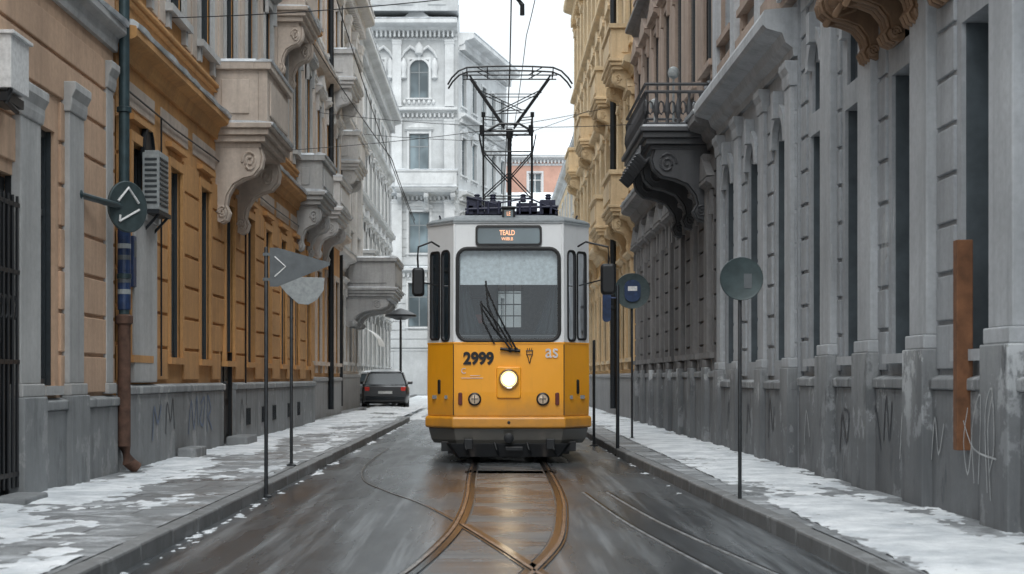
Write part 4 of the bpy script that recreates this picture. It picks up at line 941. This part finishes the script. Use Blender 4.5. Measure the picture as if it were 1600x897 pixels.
S=empty('direction_sign','round dark direction sign with white arrows on wall bracket','sign',(-4.03,17.0,3.09),0)
b=MB(); b.tube([(-.24,-1.2,.0),(-.05,.03,0)],.035,10); b.tube([(-.30,-1.25,.0),(-.22,-1.15,.0)],.06,10); b.obj('bracket',['tealpipe'],S)
b=MB(); b.lathe((0,0,0),[(.001,-.012),(.25,-.012),(.275,-.016),(.285,-.01),(.285,.01),(.001,.012)],36,'y'); p=b.obj('sign_plate',['signback'],S,rot=(0,0,R(56)),smooth=True)
b=MB(); b.tube([(-.15,-.02,.05),(0,-.02,.21),(.15,-.02,.05)],.014,6); b.tube([(-.13,-.02,-.17),(.16,-.02,-.02)],.013,6); b.tube([(-.13,-.02,-.17),(-.12,-.02,-.10)],.012,6); b.obj('arrow_mark',['whitepaint'],p)
S=empty('sign_post','thin dark post with narrow navy sign plate','sign',(1.93,23.5,.0))
b=MB(); b.lathe((0,0,0),[(.05,0),(.05,.02),(.028,.04),(.026,2.6),(.01,2.62)],12); b.obj('pole',['iron'],S,smooth=True)
b=MB(); O=rr(-.17,2.3,.13,.5,.06); b.loft([[(x,-.03,z) for x,z in O],[(x,-.02,z) for x,z in O]]); b.tube([(0,0,2.42),(-.17,-.015,2.42)],.012,6); b.obj('sign_plate',['blue'],S)
S=empty('ringed_sign','round dark grey sign with navy box and pale mark','sign',(2.47,27,.12))
pole_mesh(2.75,.02).obj('pole',['pole'],S,smooth=True)
b=MB(); b.lathe((0,-.05,2.6),[(.001,-.01),(.29,-.01),(.31,-.016),(.315,.0),(.29,.01),(.001,.012)],32,'y'); p=b.obj('sign_plate',['signback'],S,smooth=True)
b=MB(); O=rr(.0,2.6,.28,.38,.12); b.loft([[(x,-.09,z) for x,z in O],[(x,-.064,z) for x,z in O]]); b.box(-.08,.08,-.095,-.09,2.6,2.68,1); b.obj('meter_box',['blue','whitepaint'],S)
for i,(x,y,h) in enumerate(((1.80,27,1.85),(1.85,32,2.0))):
    o=pole_mesh(h,.025).obj('bollard_post',['pole'],loc=(x,y,.0),smooth=True); tag(o,'thin dark metal post standing beside the kerb','post','posts along the kerb')
S=empty('street_lamp','small hooded street lamp on slim black post','street lamp',(-3.55,60,.0))
b=MB(); b.lathe((0,0,0),[(.14,0),(.14,.4),(.07,.5),(.05,1),(.045,3.4),(.02,3.5)],12); b.obj('post',['black'],S,smooth=True)
b=MB(); b.lathe((0,0,3.45),[(.18,0),(.3,.05),(.6,.12),(.62,.2),(.3,.36),(.05,.45)],16); b.obj('lamp_shade',['black'],S,smooth=True)
def car(loc,rz,paint,label):
    E=empty('parked_car',label,'car',loc,rz,'cars parked along the kerb')
    b=MB()
    def sec(y,w,zb,zt): return [(-w*.94,y,zb),(w*.94,y,zb),(w,y,zb+.2),(w,y,zt-.16),(w*.93,y,zt-.03),(w*.8,y,zt),(-w*.8,y,zt),(-w*.93,y,zt-.03),(-w,y,zt-.16),(-w,y,zb+.2)]
    b.loft([sec(-2.15,.72,.3,.66),sec(-2.1,.82,.24,.74),sec(-1.7,.88,.2,.82),sec(-.9,.9,.2,.90),(sec(.0,.9,.2,.92)),sec(1.3,.9,.2,.93),sec(1.95,.86,.22,.92),sec(2.12,.78,.3,.84)]); b.obj('body',[paint],E,smooth=True)
    b=MB()
    b.loft([[(-.8,-1.0,.88),(.8,-1.0,.88),(.82,1.95,.9),(-.82,1.95,.9)],[(-.64,-.3,1.36),(.64,-.3,1.36),(.64,1.3,1.36),(-.64,1.3,1.36)]]); b.obj('windows',['glass'],E,bevel=.05)
    b=MB(); b.loft([[(-.66,-.35,1.345),(.66,-.35,1.345),(.66,1.35,1.345),(-.66,1.35,1.345)],[(-.54,-.1,1.41),(.54,-.1,1.41),(.54,1.15,1.41),(-.54,1.15,1.41)]])
    for sx in (-1,1): b.tube([(sx*.8,-1.02,.88),(sx*.65,-.32,1.36)],.03,6); b.tube([(sx*.81,1.97,.9),(sx*.65,1.32,1.36)],.045,6)
    b.obj('roof',[paint],E,bevel=.02)
    for x in (-.78,.78):
        for y in (-1.35,1.35):
            b=MB(); b.lathe((x,y,.32),[(.18,-.1),(.3,-.1),(.32,-.07),(.32,.07),(.3,.1),(.18,.1)],22,'x'); w=b.obj('wheel',['rubber'],E,smooth=True)
            b=MB(); b.lathe((x,y,.32),[(.02,-.09),(.19,-.105),(.19,.105),(.02,.09)],14,'x'); b.obj('rim',['steel'],w)
    for sx in (-1,1):
        b=MB(); b.loft([[(sx*.6+(x),-2.13,z) for x,z in rr(0,.62,.26,.12,.04,3)],[(sx*.64+(x),-2.0,z) for x,z in rr(0,.64,.3,.14,.04,3)]]); b.obj('headlight',['chrome'],E)
        b=MB(); b.loft([[(sx*.66+(x),2.14,z) for x,z in rr(0,.76,.16,.14,.03,3)],[(sx*.7+(x),1.98,z) for x,z in rr(0,.76,.2,.16,.03,3)]]); b.obj('tail_light',['tail'],E)
        b=MB(); b.box(sx*.92-.1,sx*.92+.1,-.75,-.6,.92,1.04); b.obj('mirror',[paint],E,bevel=.03)
    b=MB(); b.box(-.45,.45,-2.175,-2.1,.5,.6); b.box(-.62,.62,-2.17,-2.05,.3,.4); b.obj('grille',['black'],E)
    b=MB(); b.box(-.72,.72,2.05,2.2,.34,.5); b.obj('bumper',['iron'],E,bevel=.03)
    b=MB(); b.box(-.26,.26,2.145,2.165,.58,.68); b.obj('number_plate',['whitepaint'],E)
    b=MB(); b.loft([[(-.58,-.25,1.40),(.58,-.25,1.40),(.58,1.25,1.40),(-.58,1.25,1.40)],[(-.46,-.1,1.48),(.46,-.1,1.48),(.46,1.1,1.49),(-.46,1.1,1.49)]]); b.obj('snow_cap',['snow'],E,bevel=.02)
car((-4.05,59,.02),R(183),'carpaint','black parked car with snow on its roof')
car((-4.9,67,.02),R(178),'carpaint2','silver parked car behind the black one')

def wire(name,P,r,label,mat='black'):
    b=MB(); pts=[]
    for i in range(len(P)-1):
        a=Vector(P[i]);c=Vector(P[i+1]); n=8
        sag=(c-a).length*.012
        for k in range(n): 
            tt=k/n; q=a.lerp(c,tt); q.z-=sag*4*tt*(1-tt); pts.append(q)
    pts.append(Vector(P[-1])); b.tube(pts,r,6); o=b.obj(name,[mat]); tag(o,label,'wire','overhead tram wires'); return o
wire('contact_wire',[(.15,4,5.86),(.2,14,5.82),(.27,22.6,5.775),(.3,50,5.9),(.3,100,6.1)],.009,'thin black contact wire above the tram pantograph')
wire('contact_wire',[(.75,6,5.9),(.62,16,6.0),(.5,22,6.1),(.4,34,6.2)],.006,'thin black suspension wire above the street')
wire('span_wire',[(-4.3,20.5,6.0),(.25,19.5,6.1),(3.7,20,6.35)],.007,'thin span wire stretched between facades')
wire('span_wire',[(-4.3,26,5.0),(.3,27,5.6),(3.7,28,5.9)],.006,'thin span wire stretched between facades')
wire('span_wire',[(-4.5,40,8.1),(.3,41,7.9),(3.7,42,8.7)],.008,'thin span wire stretched between facades')
wire('span_wire',[(-4.4,30,9.2),(-2.6,40,6.9),(-2.2,44,5.7)],.012,'slack black cable hanging across the street')
wire('span_wire',[(-4.9,52,9.5),(.3,50,8.9),(3.7,52,10.4)],.009,'thin span wire stretched between facades')
wire('span_wire',[(-2.6,25,7.6),(-2.0,40,5.2)],.009,'slack black cable hanging across the street')
b=MB(); b.tube([(0,0,0),(.1,0,-.12),(.1,0,-.25)],.03,8); b.lathe((0,0,.02),[(.03,-.06),(.07,-.03),(.07,.03),(.03,.06)],10)
o=b.obj('wire_insulator',['black'],loc=(.29,19.5,6.05)); tag(o,'small black insulator clamp on the span wire','insulator')

# ================= LIGHT, SKY, CAMERA =================
w=bpy.data.worlds.new('World'); scene.world=w; w.use_nodes=True; nt=w.node_tree
bg=nt.nodes['Background']; sk=nt.nodes.new('ShaderNodeTexSky'); sk.sky_type='NISHITA'; sk.sun_disc=False
el,az=R(50),R(180)
sk.sun_elevation=el; sk.sun_rotation=az; sk.air_density=1.2; sk.dust_density=3.5
hs_=nt.nodes.new('ShaderNodeHueSaturation'); hs_.inputs['Saturation'].default_value=.5
nt.links.new(sk.outputs[0],hs_.inputs['Color'])
cl_=nt.nodes.new('ShaderNodeMix'); cl_.data_type='RGBA'; cl_.inputs[0].default_value=.8
nt.links.new(hs_.outputs[0],cl_.inputs[6])
tc=nt.nodes.new('ShaderNodeTexCoord'); nz=nt.nodes.new('ShaderNodeTexNoise'); nz.inputs['Scale'].default_value=2.2; nz.inputs['Detail'].default_value=5
nt.links.new(tc.outputs['Generated'],nz.inputs['Vector'])
sp_=nt.nodes.new('ShaderNodeSeparateXYZ'); nt.links.new(tc.outputs['Generated'],sp_.inputs[0])
mz=nt.nodes.new('ShaderNodeMapRange'); mz.inputs[1].default_value=.1; mz.inputs[2].default_value=.9; mz.inputs[3].default_value=7.9; mz.inputs[4].default_value=21.5
nt.links.new(sp_.outputs['Z'],mz.inputs[0])
cr_=nt.nodes.new('ShaderNodeValToRGB'); cr_.color_ramp.elements[0].position=.3; cr_.color_ramp.elements[0].color=(.79,.85,.89,1); cr_.color_ramp.elements[1].position=.65; cr_.color_ramp.elements[1].color=(.93,.98,1,1)
nt.links.new(nz.outputs['Fac'],cr_.inputs['Fac'])
sc_=nt.nodes.new('ShaderNodeVectorMath'); sc_.operation='SCALE'; nt.links.new(mz.outputs[0],sc_.inputs['Scale'])
nt.links.new(cr_.outputs['Color'],sc_.inputs[0]); nt.links.new(sc_.outputs[0],cl_.inputs[7])
nt.links.new(cl_.outputs[2],bg.inputs['Color']); bg.inputs['Strength'].default_value=.15
sd=bpy.data.lights.new('sun','SUN'); sd.energy=1.5; sd.angle=R(35); sd.color=(1,.97,.93)
so=bpy.data.objects.new('sun',sd); C.objects.link(so)
dv=Vector((math.sin(az)*math.cos(el),math.cos(az)*math.cos(el),math.sin(el))); so.rotation_euler=(-dv).to_track_quat('-Z','Y').to_euler()
cd=bpy.data.cameras.new('camera'); cam=bpy.data.objects.new('camera',cd); C.objects.link(cam)
cam.location=(0,0,1.2); cam.rotation_euler=(R(90),0,0); cd.sensor_width=36; cd.lens=54
cd.shift_x=32/1600; cd.shift_y=141.5/1600; cd.clip_end=2000; cd.clip_start=.1
cd.dof.use_dof=True; cd.dof.focus_distance=21.6; cd.dof.aperture_fstop=3.5
scene.camera=cam
scene.view_settings.view_transform='Standard'; scene.view_settings.look='None'; scene.view_settings.exposure=0
